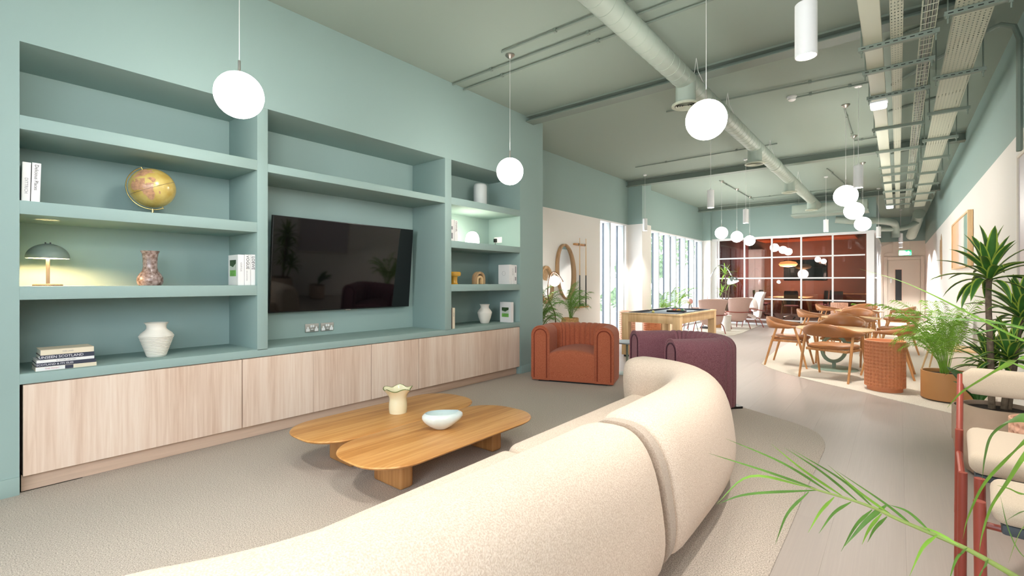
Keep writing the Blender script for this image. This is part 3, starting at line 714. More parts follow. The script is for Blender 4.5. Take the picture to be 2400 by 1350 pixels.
# flat band that lines the seam between the two backs
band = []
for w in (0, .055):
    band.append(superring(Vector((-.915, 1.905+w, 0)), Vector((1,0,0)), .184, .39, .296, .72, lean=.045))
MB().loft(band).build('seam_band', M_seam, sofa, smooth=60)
def seat_block(x0, x1, y0, y1, z0, z1, r):
    return MB().box(x0+1.2, x1+1.2, y0-1.95, y1-1.95, z0, z1).build('seat_cushion', M_boucle, sofa, bevel=r, seg=5)
seat_block(-1.63, -1.05, .42, 1.925, .10, .43, .07); seat_block(-1.65, -1.05, 1.935, 3.50, .10, .43, .07)
MB().box(.20, .36, -1.35, 1.15, .0, .10).build('plinth', mat('rust_plinth', '#7E4634', .6), sofa, bevel=.01)
MB().box(-.30, -.18, -1.2, 1.3, .0, .11).build('plinth', mat('rust_plinth_front', '#7E4634', .6), sofa, bevel=.01)
# ---------------------------------------------------------------- tub chairs
def tub_chair(name, lab, fab, pipe, loc, rz):
    t = thing(name, lab, 'armchair', loc, rz, 'channel-backed tub chairs')
    a, bb, hw, H_ = .415, .29, .118, .725
    path = []; sc = []
    for i in range(7): path.append((-a, .42-.47*i/6)); sc.append(1)
    nch = 15; per = 6
    for i in range(1, nch*per+1):
        q = PI*i/(nch*per); path.append((-a*math.cos(q), -.05-bb*math.sin(q)))
        g = abs(math.sin(PI*(i % per)/per)) if i % per else 0
        sc.append(.85+.15*g**.5)
    for i in range(1, 7): path.append((a, -.05+.47*i/6)); sc.append(1)
    rings = []; n = len(path)
    for i in range(n):
        p0, p1 = Vector(path[max(i-1, 0)]), Vector(path[min(i+1, n-1)]); tt = (p1-p0).normalized(); out = Vector((-tt.y, tt.x))*-1
        ring = []
        h = hw*sc[i]; zt = H_-hw
        prof = [(-h, .02), (-h, .2), (-h, .4), (-h, zt)]+[(-h*math.cos(PI*k/12), zt+(hw*(.35+.65*sc[i]))*math.sin(PI*k/12)) for k in range(1, 12)]+[(h, zt), (h, .4), (h, .2), (h*.97, .02)]
        for u, z in prof: ring.append((path[i][0]+out.x*u, path[i][1]+out.y*u, z))
        rings.append(ring)
    MB().loft(rings).build('arm_and_back_shell', fab, t, smooth=40)
    for sx in (-1, 1):
        arc = [(sx*a-.085, .425, .05)]+[(sx*a-.085*math.cos(PI*k/14), .425, H_-.125+.085*math.sin(PI*k/14)) for k in range(15)]+[(sx*a+.085, .425, .05)]
        MB().tube(arc, .007, 6).build('piping', pipe, t)
        arc = [(sx*a-hw, .42, .05)]+[(sx*a-hw*math.cos(PI*k/14), .42, H_-hw+hw*math.sin(PI*k/14)) for k in range(15)]+[(sx*a+hw, .42, .05)]
        MB().tube(arc, .009, 6).build('piping', fab, t)
    rings = []
    for i in range(13):
        x = -.296+.592*i/12; cr = .05*(1-(x/.3)**2); zt = .375+cr
        fr = [(.415, .022), (.42, .2), (.42, zt-.05), (.412, zt-.02), (.39, zt-.004), (.34, zt+.004), (.1, zt+.012), (-.2, zt+.006), (-.3, zt), (-.3, .022)]
        rings.append([(x, y, z) for y, z in fr])
    MB().loft(rings).build('seat', fab, t, smooth=50)
    MB().box(-.45, .45, -.36, .39, 0, .022).build('base', M_black, t)
    return t
tub_chair('rust_tub_chair', 'rust red channel-backed tub chair by the end of the shelving', M_rust, M_rustpipe, (-3.37, 5.55, .006), R(198.6))
tub_chair('plum_tub_chair', 'plum purple channel-backed tub chair behind the sofa end', M_plum, M_plumpipe, (-1.81, 5.26, .006), R(140))
st = thing('round_side_table', 'small round grey side table between the two tub chairs', 'side table', (-2.98, 6.22, 0))
MB().lathe([(.21, .445), (.215, .45), (.215, .458), (.21, .463)], 40).build('top', mat('slate_grey_laminate', '#8B979B', .4), st)
MB().cyl(0, 0, .012, .445, .016, 16).build('stem', M_sageT, st); MB().lathe([(.16, 0), (.16, .008), (.02, .014)], 36).build('base', M_sageT, st)
# ---------------------------------------------------------------- coffee tables
def rrect(hx, hy, r, n=14, e=1.0):
    out = []
    for sx, sy, a0 in ((1, 1, 0), (-1, 1, 90), (-1, -1, 180), (1, -1, 270)):
        for k in range(n+1):
            a = R(a0+90*k/n); out.append((sx*(hx-r)+r*math.cos(a), sy*(hy-r)+r*math.sin(a)))
    return out
def coffee(lab, x, y, hx, hy, legs, lx):
    t = thing('coffee_table', lab, 'coffee table', (x, y, .006), 0, 'low oak coffee tables side by side')
    rings = []
    for ins, z in ((.055, .212), (.02, .222), (.003, .234), (0, .240), (.004, .2455), (.014, .248)):
        rings.append([(px_, py_, z) for px_, py_ in rrect(hx-ins, hy-ins, min(hx, .27)-ins*.5)])
    MB().loft(rings).build('tabletop', M_table, t, smooth=30)
    for ly in legs:
        MB().box(lx-.145, lx+.145, ly-.052, ly+.052, 0, .213).build('leg', M_tleg, t, bevel=.02, seg=4)
coffee('low oak coffee table nearer the sofa, carrying the pearly bowl', -2.49, 2.29, .325, .765, (-.42, .44), -.035)
coffee('low oak coffee table nearer the cabinets, carrying the frilled vase', -3.145, 2.31, .318, .765, (-.43, .44), .05)
fv = thing('frilled_vase', 'cream glass vase with a frilled green rim on the coffee table', 'vase', (-3.115, 2.355, .2545))
rings = []
for i in range(15):
    q = i/14; z = .19*q; r0 = .068+.004*math.sin(q*6)+(.045*max(0, (q-.55)/.45)**1.6)
    amp = .009*max(0, (q-.6)/.4)**1.5; za = .009*max(0, (q-.6)/.4)**1.5
    rings.append([((r0+amp*math.cos(5*a))*math.cos(a), (r0+amp*math.cos(5*a))*math.sin(a), z+za*math.cos(5*a+1)) for a in [2*PI*k/60 for k in range(60)]])
mv = mat('cream_cased_glass', '#EFE6C4', .25, coat=.4)
body = MB().loft(rings, caps=False); body.f.append(tuple(reversed(range(60)))); body.m.append(0)
inn = [[(x*.95, y*.95, z+.004) for x, y, z in r_] for r_ in reversed(rings[1:])]
b2 = MB().loft(rings+inn, caps=True); b2.build('body', mv, fv, smooth=60)
MB().tube([(x*.975, y*.975, z+.003) for x, y, z in rings[-1]], .0035, 6, loop=True).build('rim', mat('green_glass_rim', '#5E6A2A', .3), fv)
bw = thing('shell_bowl', 'pearly blue glass bowl with a pinched lip on the coffee table', 'bowl', (-2.53, 2.29, .2545), R(50))
rings = []
for q, z in ((.34, 0), (.42, .006), (.70, .026), (.94, .056), (1.03, .080), (1.0, .098), (.90, .110)):
    ring = []
    for k in range(48):
        a = 2*PI*k/48; lip = max(0, math.cos(a))**6
        r0 = .118*q*(1+.14*math.cos(2*a))+lip*.04*max(0, q-.6)
        ring.append((r0*math.cos(a), r0*.88*math.sin(a)*(1-.25*lip), z+lip*.012*q-.012*math.cos(a)*0))
    rings.append(ring)
inn = [[(x*.93, y*.93, z+.004) for x, y, z in r_] for r_ in reversed(rings[1:])]
mb = mat('pearl_glass', '#DDE8E7', .08, coat=1.0, var=.06, vscale=12); mb.node_tree.nodes['Principled BSDF'].inputs['Thin Film Thickness'].default_value = 420
mb.node_tree.nodes['Principled BSDF'].inputs['Subsurface Weight'].default_value = .0
MB().loft(rings+inn).build('body', mb, bw, smooth=60)
# ---------------------------------------------------------------- tan leather dining chairs
def make_dining_chair(lab, loc, rz):
    t = thing('dining_chair', lab, 'chair', loc, rz, 'tan leather and oak armchairs at the round tables')
    rings = []; n = 40
    for i in range(n+1):
        q = -1+2*i/n; a = PI/2*q*1.02                     # horseshoe, q = 0 at the back centre
        cx = .315*math.sin(a)*(1.0 if abs(q) < .6 else 1-.04*(abs(q)-.6)); cyy = -.02-.27*math.cos(a)
        if abs(q) > .72: cyy += (abs(q)-.72)*.55
        k = max(0, math.cos(a*.98))**1.5
        hh = .026+.064*k; zc = .615+.045*k; hw = .036-.010*k
        ex = 1 if .03 < i/n < .97 else .6
        o2 = Vector((math.sin(a)*.86, -math.cos(a)*.9, 0)); o2 = o2.normalized() if o2.length > .1 else Vector((q, 0, 0))
        ring = []
        for j in range(14):
            th = 2*PI*j/14; u = math.copysign(abs(math.cos(th))**.8, math.cos(th))*hw*ex; w = math.copysign(abs(math.sin(th))**.8, math.sin(th))*hh*ex
            p = Vector((cx, cyy, zc+w))+o2*(u+.35*w*k*.6); ring.append(tuple(p))
        rings.append(ring)
    MB().loft(rings).build('backrest', M_leather, t, smooth=60)
    MB().cushion((0, .02, .437), .265, .255, .036, .55, .7).build('seat', M_leather, t, smooth=60)
    fr = MB()
    fr.box(-.25, .25, -.20, -.17, .375, .41).box(-.25, .25, .20, .225, .375, .41).box(-.25, -.225, -.18, .21, .375, .41).box(.225, .25, -.18, .21, .375, .41)
    fr.build('seat_frame', M_chairwood, t, bevel=.004)
    for sx in (-1, 1):
        MB().tube([(sx*.295, -.285, 0), (sx*.292, -.19, .36), (sx*.285, -.115, .612)], [.013, .018, .015], 10).build('leg', M_chairwood, t)
        MB().tube([(sx*.292, .285, 0), (sx*.29, .195, .36), (sx*.30, .125, .60)], [.013, .018, .015], 10).build('leg', M_chairwood, t)
    return t
TB = [(-.745, 8.54), (-.74, 11.45), (-.74, 14.35)]
labs = [['tan leather armchair with its back to the viewer at the nearest round table', 'tan leather armchair at the left of the nearest round table', 'tan leather armchair at the right of the nearest round table, behind the terracotta drum', 'tan leather armchair across the nearest round table, facing the viewer'],
        ['tan leather armchair on the near side of the middle round table', 'tan leather armchair at the left of the middle round table', 'tan leather armchair at the right of the middle round table', 'tan leather armchair on the far side of the middle round table'],
        ['tan leather armchair on the near side of the farthest round table', 'tan leather armchair at the left of the farthest round table', 'tan leather armchair at the right of the farthest round table', 'tan leather armchair across the farthest round table by the partition']]
offs = [(.06, -.84, -18), (-.585, 0, -90), (.635, -.1, 92), (.045, .65, 172)]
first = None
for (tx, ty), ll in zip(TB, labs):
    for (dx, dy, ang), lab in zip(offs, ll):
        if first is not None and ty > 9 and dx > .5: dx = .74
        if first is None: first = make_dining_chair(lab, (tx+dx, ty+dy, .006), R(ang))
        else: dup(first, (tx+dx, ty+dy, .006), R(ang+random.uniform(-5, 5)), lab)
def make_round_table(lab, loc):
    t = thing('round_table', lab, 'table', loc, R(45), 'round tables with a green ring pedestal')
    MB().lathe([(.46, .585), (.49, .592), (.495, .60), (.49, .608), (.48, .61)], 48).build('tabletop', M_ash, t)
    MB().lathe([(.30, 0), (.30, .008), (.285, .016), (.05, .018)], 40).build('base_plate', M_sageT, t)
    MB().tube([(.195*math.cos(2*PI*k/36), 0, .305+.195*math.sin(2*PI*k/36)) for k in range(36)], .026, 10, loop=True).build('ring', M_sageT, t)
    MB().cyl(0, 0, .016, .12, .026, 14).build('stem', M_sageT, t); MB().cyl(0, 0, .49, .588, .026, 14).build('stem', M_sageT, t)
    MB().cyl(0, 0, .576, .586, .12, 24).build('top_plate', M_sageT, t)
    return t
rt = make_round_table('nearest round ash table on a green ring pedestal', (TB[0][0], TB[0][1], .006))
dup(rt, (TB[1][0], TB[1][1], .006), R(45), 'middle round ash table on a green ring pedestal'); dup(rt, (TB[2][0], TB[2][1], .006), R(45), 'farthest round ash table on a green ring pedestal')
# ---------------------------------------------------------------- dimpled terracotta drums
def drum(lab, x, y, r, h, m, group='dimpled terracotta drums'):
    t = thing('dimpled_drum', lab, 'planter', (x, y, .006), 0, group)
    na, per = 32, 6; nr = int(h/.045); perz = 6; rings = []
    n = na*per
    for i in range(nr*perz+1):
        z = .05+(h-.062)*i/(nr*perz); ring = []
        for k in range(n):
            a = 2*PI*k/n; u = (k % per)/per-.5; v = (i % perz)/perz-.5
            d = -.013*min(1, max(0, 1-(u*u+v*v)/.13)*1.8) if 0 < i < nr*perz else 0
            ring.append(((r+d)*math.cos(a), (r+d)*math.sin(a), z))
        rings.append(ring)
    MB().loft(rings, caps=False).build('dimpled_wall', m, t, smooth=60)
    MB().lathe([(r*.86, 0), (r*.86, .05), (r, .05)], 60, caps=False).build('foot', m, t)
    MB().lathe([(r, h-.012), (r, h-.002), (r-.008, h), (r-.018, h-.004), (r-.02, h-.09), (.002, h-.09)], 60, caps=False).build('rim', mat('terracotta_rim', '#DB9A72', .6) if m is M_terra else m, t)
    return t
drum('terracotta drum with dimpled sides right of the nearest round table', -.125, 7.24, .20, .60, M_terra)
drum('terracotta drum with dimpled sides in the right corner beside the padded chairs', .64, 3.66, .18, .57, M_terrapale)
drum('pale dimpled drum by the glass partition', -1.25, 15.7, .2, .74, M_terrapale)
drum('pale dimpled drum against the window column behind the pool table', -4.72, 9.85, .18, .66, M_terrapale)
drum('orange dimpled drum under the far side of the pool table', -4.30, 10.25, .19, .56, M_terra)
# ---------------------------------------------------------------- pool table
X0, X1, Y0, Y1 = -3.77, -2.735, 7.64, 9.62; cx, cy_ = (X0+X1)/2, (Y0+Y1)/2
pt = thing('pool_table', 'pale oak pool table with grey cloth behind the tub chairs', 'pool table', (cx, cy_, 0))
hx, hy = (X1-X0)/2, (Y1-Y0)/2
fr = MB().box(-hx, hx, -hy, -hy+.09, .745, .775).box(-hx, hx, hy-.09, hy, .745, .775).box(-hx, -hx+.09, -hy+.09, hy-.09, .745, .775).box(hx-.09, hx, -hy+.09, hy-.09, .745, .775)
fr.build('top_rail', M_ash, pt, bevel=.003)
ap = MB().box(-hx+.015, hx-.015, -hy+.015, -hy+.04, .615, .745).box(-hx+.015, hx-.015, hy-.04, hy-.015, .615, .745).box(-hx+.015, -hx+.04, -hy+.04, hy-.04, .615, .745).box(hx-.04, hx-.015, -hy+.04, hy-.04, .615, .745)
ap.build('apron', M_ash, pt, bevel=.003)
MB().box(-hx+.05, hx-.05, -hy+.05, hy-.05, .70, .752).build('cloth', mat('grey_blue_cloth', '#9AA3AC', .95), pt)
mc = mat('charcoal_cushion', '#454A52', .8)
for x0, x1, y0, y1 in ((-hx+.12, hx-.12, -hy+.075, -hy+.13), (-hx+.12, hx-.12, hy-.13, hy-.075), (-hx+.075, -hx+.13, -hy+.12, -.05), (-hx+.075, -hx+.13, .05, hy-.12), (hx-.13, hx-.075, -hy+.12, -.05), (hx-.13, hx-.075, .05, hy-.12)):
    MB().box(x0, x1, y0, y1, .748, .782).build('cushion', mc, pt, bevel=.008)
for sx in (-1, 1):
    for sy in (-1, 1):
        lg = MB().box(sx*hx-sx*.005, sx*hx-sx*.125, sy*hy-sy*.005, sy*hy-sy*.125, .035, .745).build('leg', M_ash, pt, bevel=.003)
        MB().lathe([(.045, 0), (.045, .03), (.02, .036)], 18, (sx*(hx-.065), sy*(hy-.065), 0)).build('levelling_foot', M_black, lg)
tr = thing('ball_tray', 'black ball tray resting on the pool table', 'tray', (cx+.08, cy_+.05, .752), R(8))
MB().box(-.16, .16, -.09, .09, 0, .01).box(-.16, .16, -.09, -.075, .01, .035).box(-.16, .16, .075, .09, .01, .035).box(-.16, -.145, -.075, .075, .01, .035).box(.145, .16, -.075, .075, .01, .035).build('tray', M_black, tr, bevel=.003)
bc = [('#E8E2D0', 'cream'), ('#C8563A', 'red'), ('#D9A23C', 'yellow'), ('#3E7A4C', 'green'), ('#E5DCC8', 'ivory'), ('#A63C30', 'dark red'), ('#D98A3C', 'orange'), ('#C0B8B0', 'grey')]
for i, (c_, nm) in enumerate(bc):
    p = Vector((-.115+.076*(i % 4), -.036+.072*(i//4), .036)); p.rotate(Euler((0, 0, R(8))))
    o = MB().ball((0, 0, 0), .026, 20, 12).build('pool_ball', mat('ball_'+nm.replace(' ', '_'), c_, .12), smooth=80); o.location = Vector((cx+.08, cy_+.05, .752))+p
    tag(o, '%s pool ball in the black tray on the pool table' % nm, 'ball', 'pool balls in the tray')
o = MB().ball((0, 0, 0), .026, 20, 12).build('pool_ball', mat('ball_olive', '#B9B36A', .12), smooth=80); o.location = (cx-.12, cy_-.55, .779); tag(o, 'single olive pool ball lying loose on the grey cloth', 'ball')
# ---------------------------------------------------------------- blush lounge chairs
def make_lounge(lab, loc, rz, high=1.0, m=None, name='lounge_chair', group='blush lounge chairs by the windows'):
    t = thing(name, lab, 'armchair', loc, rz, group); m = m or M_pink
    ctr = spline([(.31, .40), (.12, .365), (-.08, .30), (-.20, .235), (-.29, .29), (-.33, .50), (-.375, .72*high), (-.415, .875*high)], 5); rows = []
    nr = len(ctr)
    for i, c in enumerate(ctr):
        q = i/(nr-1); w = .285+.0*q if q < .45 else .25+.13*((q-.45)/.55)**.7
        w = .285-.115*math.exp(-((q-.47)/.13)**2) if q < .47 else .17+.205*((q-.47)/.53)**.55
        wrap = .15*max(0, (q-.35)/.65)**.6*(1-.35*max(0, (q-.8)/.2)); topd = .03*max(0, (q-.85)/.15)
        d = (ctr[min(i+1, nr-1)]-ctr[max(i-1, 0)]).normalized(); nv = Vector((d.y, -d.x)) ; nv = nv if nv.x > 0 or q < .3 else nv
        fr, bk = [], []
        for j in range(13):
            u = -1+2*j/12; x = w*u; yy = c.x+wrap*abs(u)**2.4; z = c.y-topd*abs(u)**3+(.03*abs(u)**2.5 if q < .4 else 0)
            th = .028*(1-.55*abs(u)**6)
            nn = Vector((0, d.y, -d.x)); nn = nn if nn.z > 0 or nn.y > 0 else -nn
            fr.append((x, yy-(-1)*0+nn.y*th, z+nn.z*th)); bk.append((x, yy-nn.y*th, z-nn.z*th))
        rows.append(fr+bk[::-1])
    MB().loft(rows).build('shell', m, t, smooth=60)
    arm = spline([(-.36, .26, .545), (-.40, .05, .535), (-.40, -.18, .50), (-.29, -.34, .475), (0, -.36, .465), (.29, -.34, .475), (.40, -.18, .50), (.40, .05, .535), (.36, .26, .545)], 6)
    MB().tube(arm, .013, 8).build('arm_rail', M_rustmetal, t)
    for sx in (-1, 1):
        MB().cushion((sx*.385, .08, .557), .04, .19, .018, .5, .7, 20, 8).build('arm_pad', M_pink, t)
        MB().tube([(sx*.12, -.13, .265), (sx*.22, -.20, .275), (sx*.275, -.26, .18), (sx*.30, -.32, 0)], .012, 8).build('leg', M_rustmetal, t)
        MB().tube([(sx*.18, .14, .34), (sx*.24, .18, .31), (sx*.27, .22, .18), (sx*.29, .26, 0)], .012, 8).build('leg', M_rustmetal, t)
        MB().tube([(sx*.20, .0, .33), (sx*.33, .04, .42), (sx*.40, .05, .535)], .010, 8).build('arm_support', M_rustmetal, t)
    return t
make_lounge('blush lounge chair nearest the pool table, back to the viewer', (-3.79, 12.62, .006), R(39))
make_lounge('blush lounge chair second from the pool table, back to the viewer', (-3.62, 14.35, .006), R(50))
lc = make_lounge('pale high-backed lounge chair facing left near the partition', (-3.42, 15.2, .006), R(118), 1.16, M_pinkpale)
make_lounge('blush lounge chair by the windows, beyond the nearest one', (-4.40, 13.6, .006), R(-60), 1.0, M_pinkpale)
pi_ = MB().cushion((0, 0, 0), .23, .085, .22, .4, .8).build('pillow', M_pinkpale); pi_.location = (-3.28, 15.10, .66); pi_.rotation_euler = (R(-14), 0, R(118))
tag(pi_, 'pale square scatter pillow leaning in the high-backed lounge chair', 'pillow')
sd = thing('wooden_drum_table', 'small oak drum table between the blush lounge chairs', 'side table', (-4.02, 14.3, .006))
MB().lathe([(.20, 0), (.21, .012), (.21, .37), (.20, .38)], 40).build('body', M_chairwood, sd); MB().lathe([(.19, .38), (.20, .385), (.20, .395), (.195, .4)], 40).build('top', M_ash, sd)
sd = thing('stone_stool', 'pale stone pillar stool beside the nearest blush chair', 'stool', (-3.55, 13.35, .006))
MB().lathe([(.11, 0), (.115, .01), (.125, .38), (.12, .4)], 36).build('body', mat('pale_marble', '#D9D5CE', .5, var=.08, vscale=6), sd); MB().lathe([(.12, .4), (.135, .405), (.135, .42), (.13, .425)], 36).build('top', mat('pale_marble_top', '#E1DDD6', .4), sd)
# padded seats at the right edge
M_pan = mat('charcoal_pan', '#3C4248', .6)
def roll(t, nm, x0, x1, y, z, ry, rz_):
    rings = []
    for i in range(17):
        x = x0+(x1-x0)*i/16; e = min(1, min(i, 16-i)/1.6); k = math.sqrt(1-(1-e)**2)*.45+.55
        rings.append([(x, y+ry*k*math.copysign(abs(math.cos(a))**.6, math.cos(a)), z+rz_*k*math.copysign(abs(math.sin(a))**.6, math.sin(a))) for a in [2*PI*j/24 for j in range(24)]])
    MB().loft(rings).build(nm, M_linen, t, smooth=60)
pc = thing('padded_chair', 'tall padded chair with a beige back roll and rust tube frame at the right edge', 'chair', (.46, 2.76, 0), -.069)
roll(pc, 'back_roll', -.245, .245, .40, .825, .035, .063)
MB().box(-.235, .235, -.44, .03, .615, .69).build('seat_cushion', M_linen, pc, bevel=.032, seg=4)
MB().box(-.22, .22, -.42, .01, .59, .615).build('seat_pan', M_pan, pc, bevel=.008)
for sx in (-1, 1):
    MB().tube([(sx*.262, .02, 0), (sx*.258, .01, .668)], .0135, 12).build('leg', M_rustmetal, pc)
    MB().tube([(sx*.255, -.40, 0), (sx*.25, -.38, .60)], .0135, 12).build('leg', M_rustmetal, pc)
    MB().tube([(sx*.262, .03, .30), (sx*.258, .15, .52), (sx*.255, .30, .70), (sx*.252, .42, .845)], .0125, 12).build('back_post', M_rustmetal, pc)
    MB().tube([(sx*.258, .01, .57), (sx*.25, -.38, .57)], .010, 10).build('side_rail', M_rustmetal, pc)
ps = thing('padded_stool', 'beige padded stool with rust tube legs, nearest at the right edge', 'stool', (.43, 1.96, 0), -.097)
MB().box(-.22, .22, -.17, .09, .645, .705).build('seat_cushion', M_linen, ps, bevel=.028, seg=4)
MB().box(-.20, .20, -.15, .07, .615, .645).build('seat_pan', M_pan, ps, bevel=.008)
for sx in (-1, 1):
    for y0 in (.075, -.14):
        MB().tube([(sx*.235, y0, 0), (sx*.242, y0, .69)], .0135, 12).build('leg', M_rustmetal, ps)
    MB().tube([(sx*.24, .075, .60), (sx*.24, -.14, .60)], .010, 10).build('side_rail', M_rustmetal, ps)
MB().tube([(-.238, .075, .55), (.238, .075, .55)], .010, 10).build('cross_rail', M_rustmetal, ps)
bx = thing('beige_cabinet', 'low beige cabinet behind the potted palm on the right wall', 'cabinet', (.66, 8.25, .006))
MB().box(-.16, .16, -.3, .3, .03, .44).build('body', M_cream, bx, bevel=.004); MB().box(-.165, .165, -.305, .305, .44, .46).build('top', M_ash, bx, bevel=.003); MB().box(-.14, .14, -.28, .28, 0, .03).build('plinth', M_black, bx)
MB().box(-.164, -.16, -.28, -.005, .05, .42).build('door', M_cream, bx); MB().box(-.164, -.16, .005, .28, .05, .42).build('door', M_cream, bx)
ws = thing('shell_chair', 'white moulded shell chair against the right wall behind the palm', 'chair', (.52, 9.35, .006), R(75))
rows = []
for i, c in enumerate(spline([(.22, .44), (0, .42), (-.17, .46), (-.23, .62), (-.26, .80)], 5)):
    q = i/20; w = .22-.05*max(0, q-.8)*3; rows.append([(w*u, c[0]+.07*abs(u)**2*min(1, q*2), c[1]+.03*u*u*(1-q)-(.06*abs(u)**3 if q > .9 else 0)) for u in [-1+j/5 for j in range(11)]]+[(w*u, c[0]+.07*abs(u)**2*min(1, q*2)-.014*q, c[1]+.03*u*u*(1-q)-.014-(.06*abs(u)**3 if q > .9 else 0)) for u in [1-j/5 for j in range(11)]])
MB().loft(rows).build('shell', M_wplast, ws, smooth=60)
for sx in (-1, 1):
    for sy in (-1, 1): MB().tube([(sx*.12, sy*.12, .41), (sx*.2, sy*.21, 0)], [.014, .01], 8).build('leg', M_ash, ws)
# ---------------------------------------------------------------- pendant lamps
def globe_lamp(lab, x, y, z=2.47, r=.14, group='opal globe pendants'):
    t = thing('globe_pendant', lab, 'pendant lamp', (x, y, ZC), 0, group)
    MB().lathe([(.05, 0), (.048, -.012), (.02, -.038), (.006, -.045)], 24).build('ceiling_rose', M_nickel, t)
    MB().cyl(0, 0, z+r+.06-ZC, -.03, .0022, 6).build('cord', M_wplast, t)
    MB().cyl(0, 0, z+r-.01-ZC, z+r+.075-ZC, .008, 12).build('stem', M_nickel, t)
    MB().ball((0, 0, z-ZC), r, 32, 18).build('shade', M_globe, t, smooth=80)
GL = [(-3.184, 1.199, 'lit opal globe pendant in front of the left shelving bay'), (-3.165, 3.83, 'lit opal globe pendant in front of the right shelving bay'), (-1.069, 3.511, 'lit opal globe pendant before the spiral duct, largest one on the right'),
      (-.548, 7.783, 'nearest and highest globe of the row of three over the dining tables'), (-.559, 9.5, 'middle globe of the row of three over the dining tables'), (-.548, 11.749, 'lowest globe of the row of three over the dining tables'),
      (-3.231, 11.76, 'left globe of the row of three over the lounge chairs'), (-3.198, 13.0, 'middle globe of the row of three over the lounge chairs'), (-3.214, 14.42, 'right globe of the row of three over the lounge chairs')]
GL.append((-1.069, 1.2, 'added opal globe fill pendant over the near end of the sofa, above the picture'))  # unseen globe added to brighten the sofa, coffee tables and shelving bays
for x, y, lab in GL: globe_lamp(lab, x, y)
def cyl_lamp(lab, x, y, z=2.45, h=.27, r=.05, w=None, group='white cylinder downlight pendants'):
    t = thing('cylinder_pendant', lab, 'pendant lamp', (x, y, ZC), 0, group)
    MB().lathe([(.04, 0), (.04, -.02), (.035, -.025)], 20).build('ceiling_rose', M_wmetal, t)
    MB().cyl(0, 0, z+h-ZC, -.02, .0025, 6).build('cord', M_wplast, t)
    MB().lathe([(r-.006, z-ZC+.02), (r-.004, z-ZC), (r, z-ZC), (r, z-ZC+h-.004), (r-.004, z-ZC+h), (.012, z-ZC+h), (.008, z-ZC+h+.02)], 32).build('body', M_wmetal, t, smooth=40)
    MB().lathe([(r-.007, z-ZC+.008), (r-.007, z-ZC+.014)], 28).build('lens', M_lens, t)
    d = bpy.data.lights.new('downlight', 'SPOT'); d.energy = w or SPOT_W; d.color = (1, .93, .86); d.spot_size = R(95 if not w or w < 150 else 150); d.spot_blend = .55; d.shadow_soft_size = .045
    o = bpy.data.objects.new('downlight', d); COL.objects.link(o); o.parent = t; o.location = (0, 0, z-ZC-.004)
CY = [(-.363, 2.807, 'big white cylinder downlight nearest the viewer, above the sofa'), (-2.233, 7.557, 'white cylinder downlight over the near end of the pool table'), (-2.285, 9.945, 'white cylinder downlight right of the first lounge globe'),
      (-4.36, 10.0, 'white cylinder downlight by the window column'), (-.375, 7.10, 'white cylinder downlight beside the highest dining globe'), (-1.264, 12.768, 'white cylinder downlight in front of the glass partition'),
      (-.385, 15.2, 'white cylinder downlight at the mouth of the corridor'), (.057, 17.7, 'white cylinder downlight inside the corridor'), (.065, 20.1, 'farthest white cylinder downlight, above the exit sign')]
for x, y, lab in CY: cyl_lamp(lab, x, y, w=330 if y > 17 else 95 if 5 < y < 11 else None)
# unseen downlights added as overhead fill over the near seats and carpet (same fitting)
cyl_lamp('added white cylinder fill light over the near end of the sofa, above the picture', -1.35, 1.15, w=40)
cyl_lamp('added white cylinder fill light over the lounge carpet, above the picture', -2.35, .30, w=55)
cyl_lamp('added white cylinder fill light over the padded chair, above the picture', .10, 2.0, w=18)
# ---------------------------------------------------------------- ceiling services
def conduit(lab, pts, r=.011, clips=True, name='conduit', group='painted conduits on the ceiling', m=None):
    t = thing(name, lab, 'pipe', pts[0], 0, group); o = Vector(pts[0]); P = [Vector(p)-o for p in pts]
    MB().tube(P, r, 8).build('tube', m or M_beam, t)
    if clips:
        L = (P[-1]-P[0]).length; n = max(2, int(L/1.0))
        for i in range(n):
            f = (i+.5)/n*(len(P)-1); k = min(int(f), len(P)-2); p = P[k].lerp(P[k+1], f-k)
            MB().box(p.x-.015, p.x+.015, p.y-.015, p.y+.015, p.z-.015, p.z+max(.016, ZC-o.z-p.z if ZC-o.z-p.z < .06 else .016)).build('saddle', m or M_beam, t)
zc = ZC-.022
conduit('first conduit of three crossing the lounge ceiling', [(-3.17, 3.70, zc), (.8, 3.72, zc)])
conduit('second conduit of three crossing the lounge ceiling', [(-4.14, 3.93, zc), (.8, 3.95, zc)])
conduit('third conduit of three crossing the lounge ceiling', [(-4.14, 4.12, zc), (.8, 4.14, zc)])
conduit('conduit from the duct to the tray, before the smoke detector', [(-2.5, 6.45, zc), (-.25, 6.62, zc)])
conduit('conduit feeding the smoke detector', [(-1.06, 7.0, zc), (-.25, 7.02, zc)])
conduit('conduit ending at the window column pendant', [(-4.2, 9.15, zc), (-1.6, 9.12, zc)])
conduit('conduit linking the first lounge globe to the last', [(-3.23, 11.6, zc), (-3.22, 14.9, zc)])
conduit('conduit from the lounge globes to the duct', [(-3.22, 14.6, zc), (-1.3, 14.5, zc)])
conduit('conduit linking the dining globes along the ceiling', [(-.57, 7.78, zc), (-.57, 9.76, zc)])
conduit('conduit from the dining globes to the tray', [(-.57, 9.76, zc), (-.15, 9.76, zc)])
conduit('conduit running to the far dining globe', [(-1.15, 11.8, zc), (-.9, 15.2, zc)])
conduit('conduit crossing before the last ceiling beam', [(-4.7, 15.2, zc-.05), (.7, 15.1, zc-.05)])
conduit('bent conduit that turns down the right wall', [(-.05, 7.2, ZC-.05), (.60, 6.25, ZC-.05), (.72, 6.12, ZC-.06), (.80, 6.08, ZC-.12), (rw(6)-.03, 6.06, ZC-.25), (rw(6)-.03, 6.06, 2.46)], .022, False)
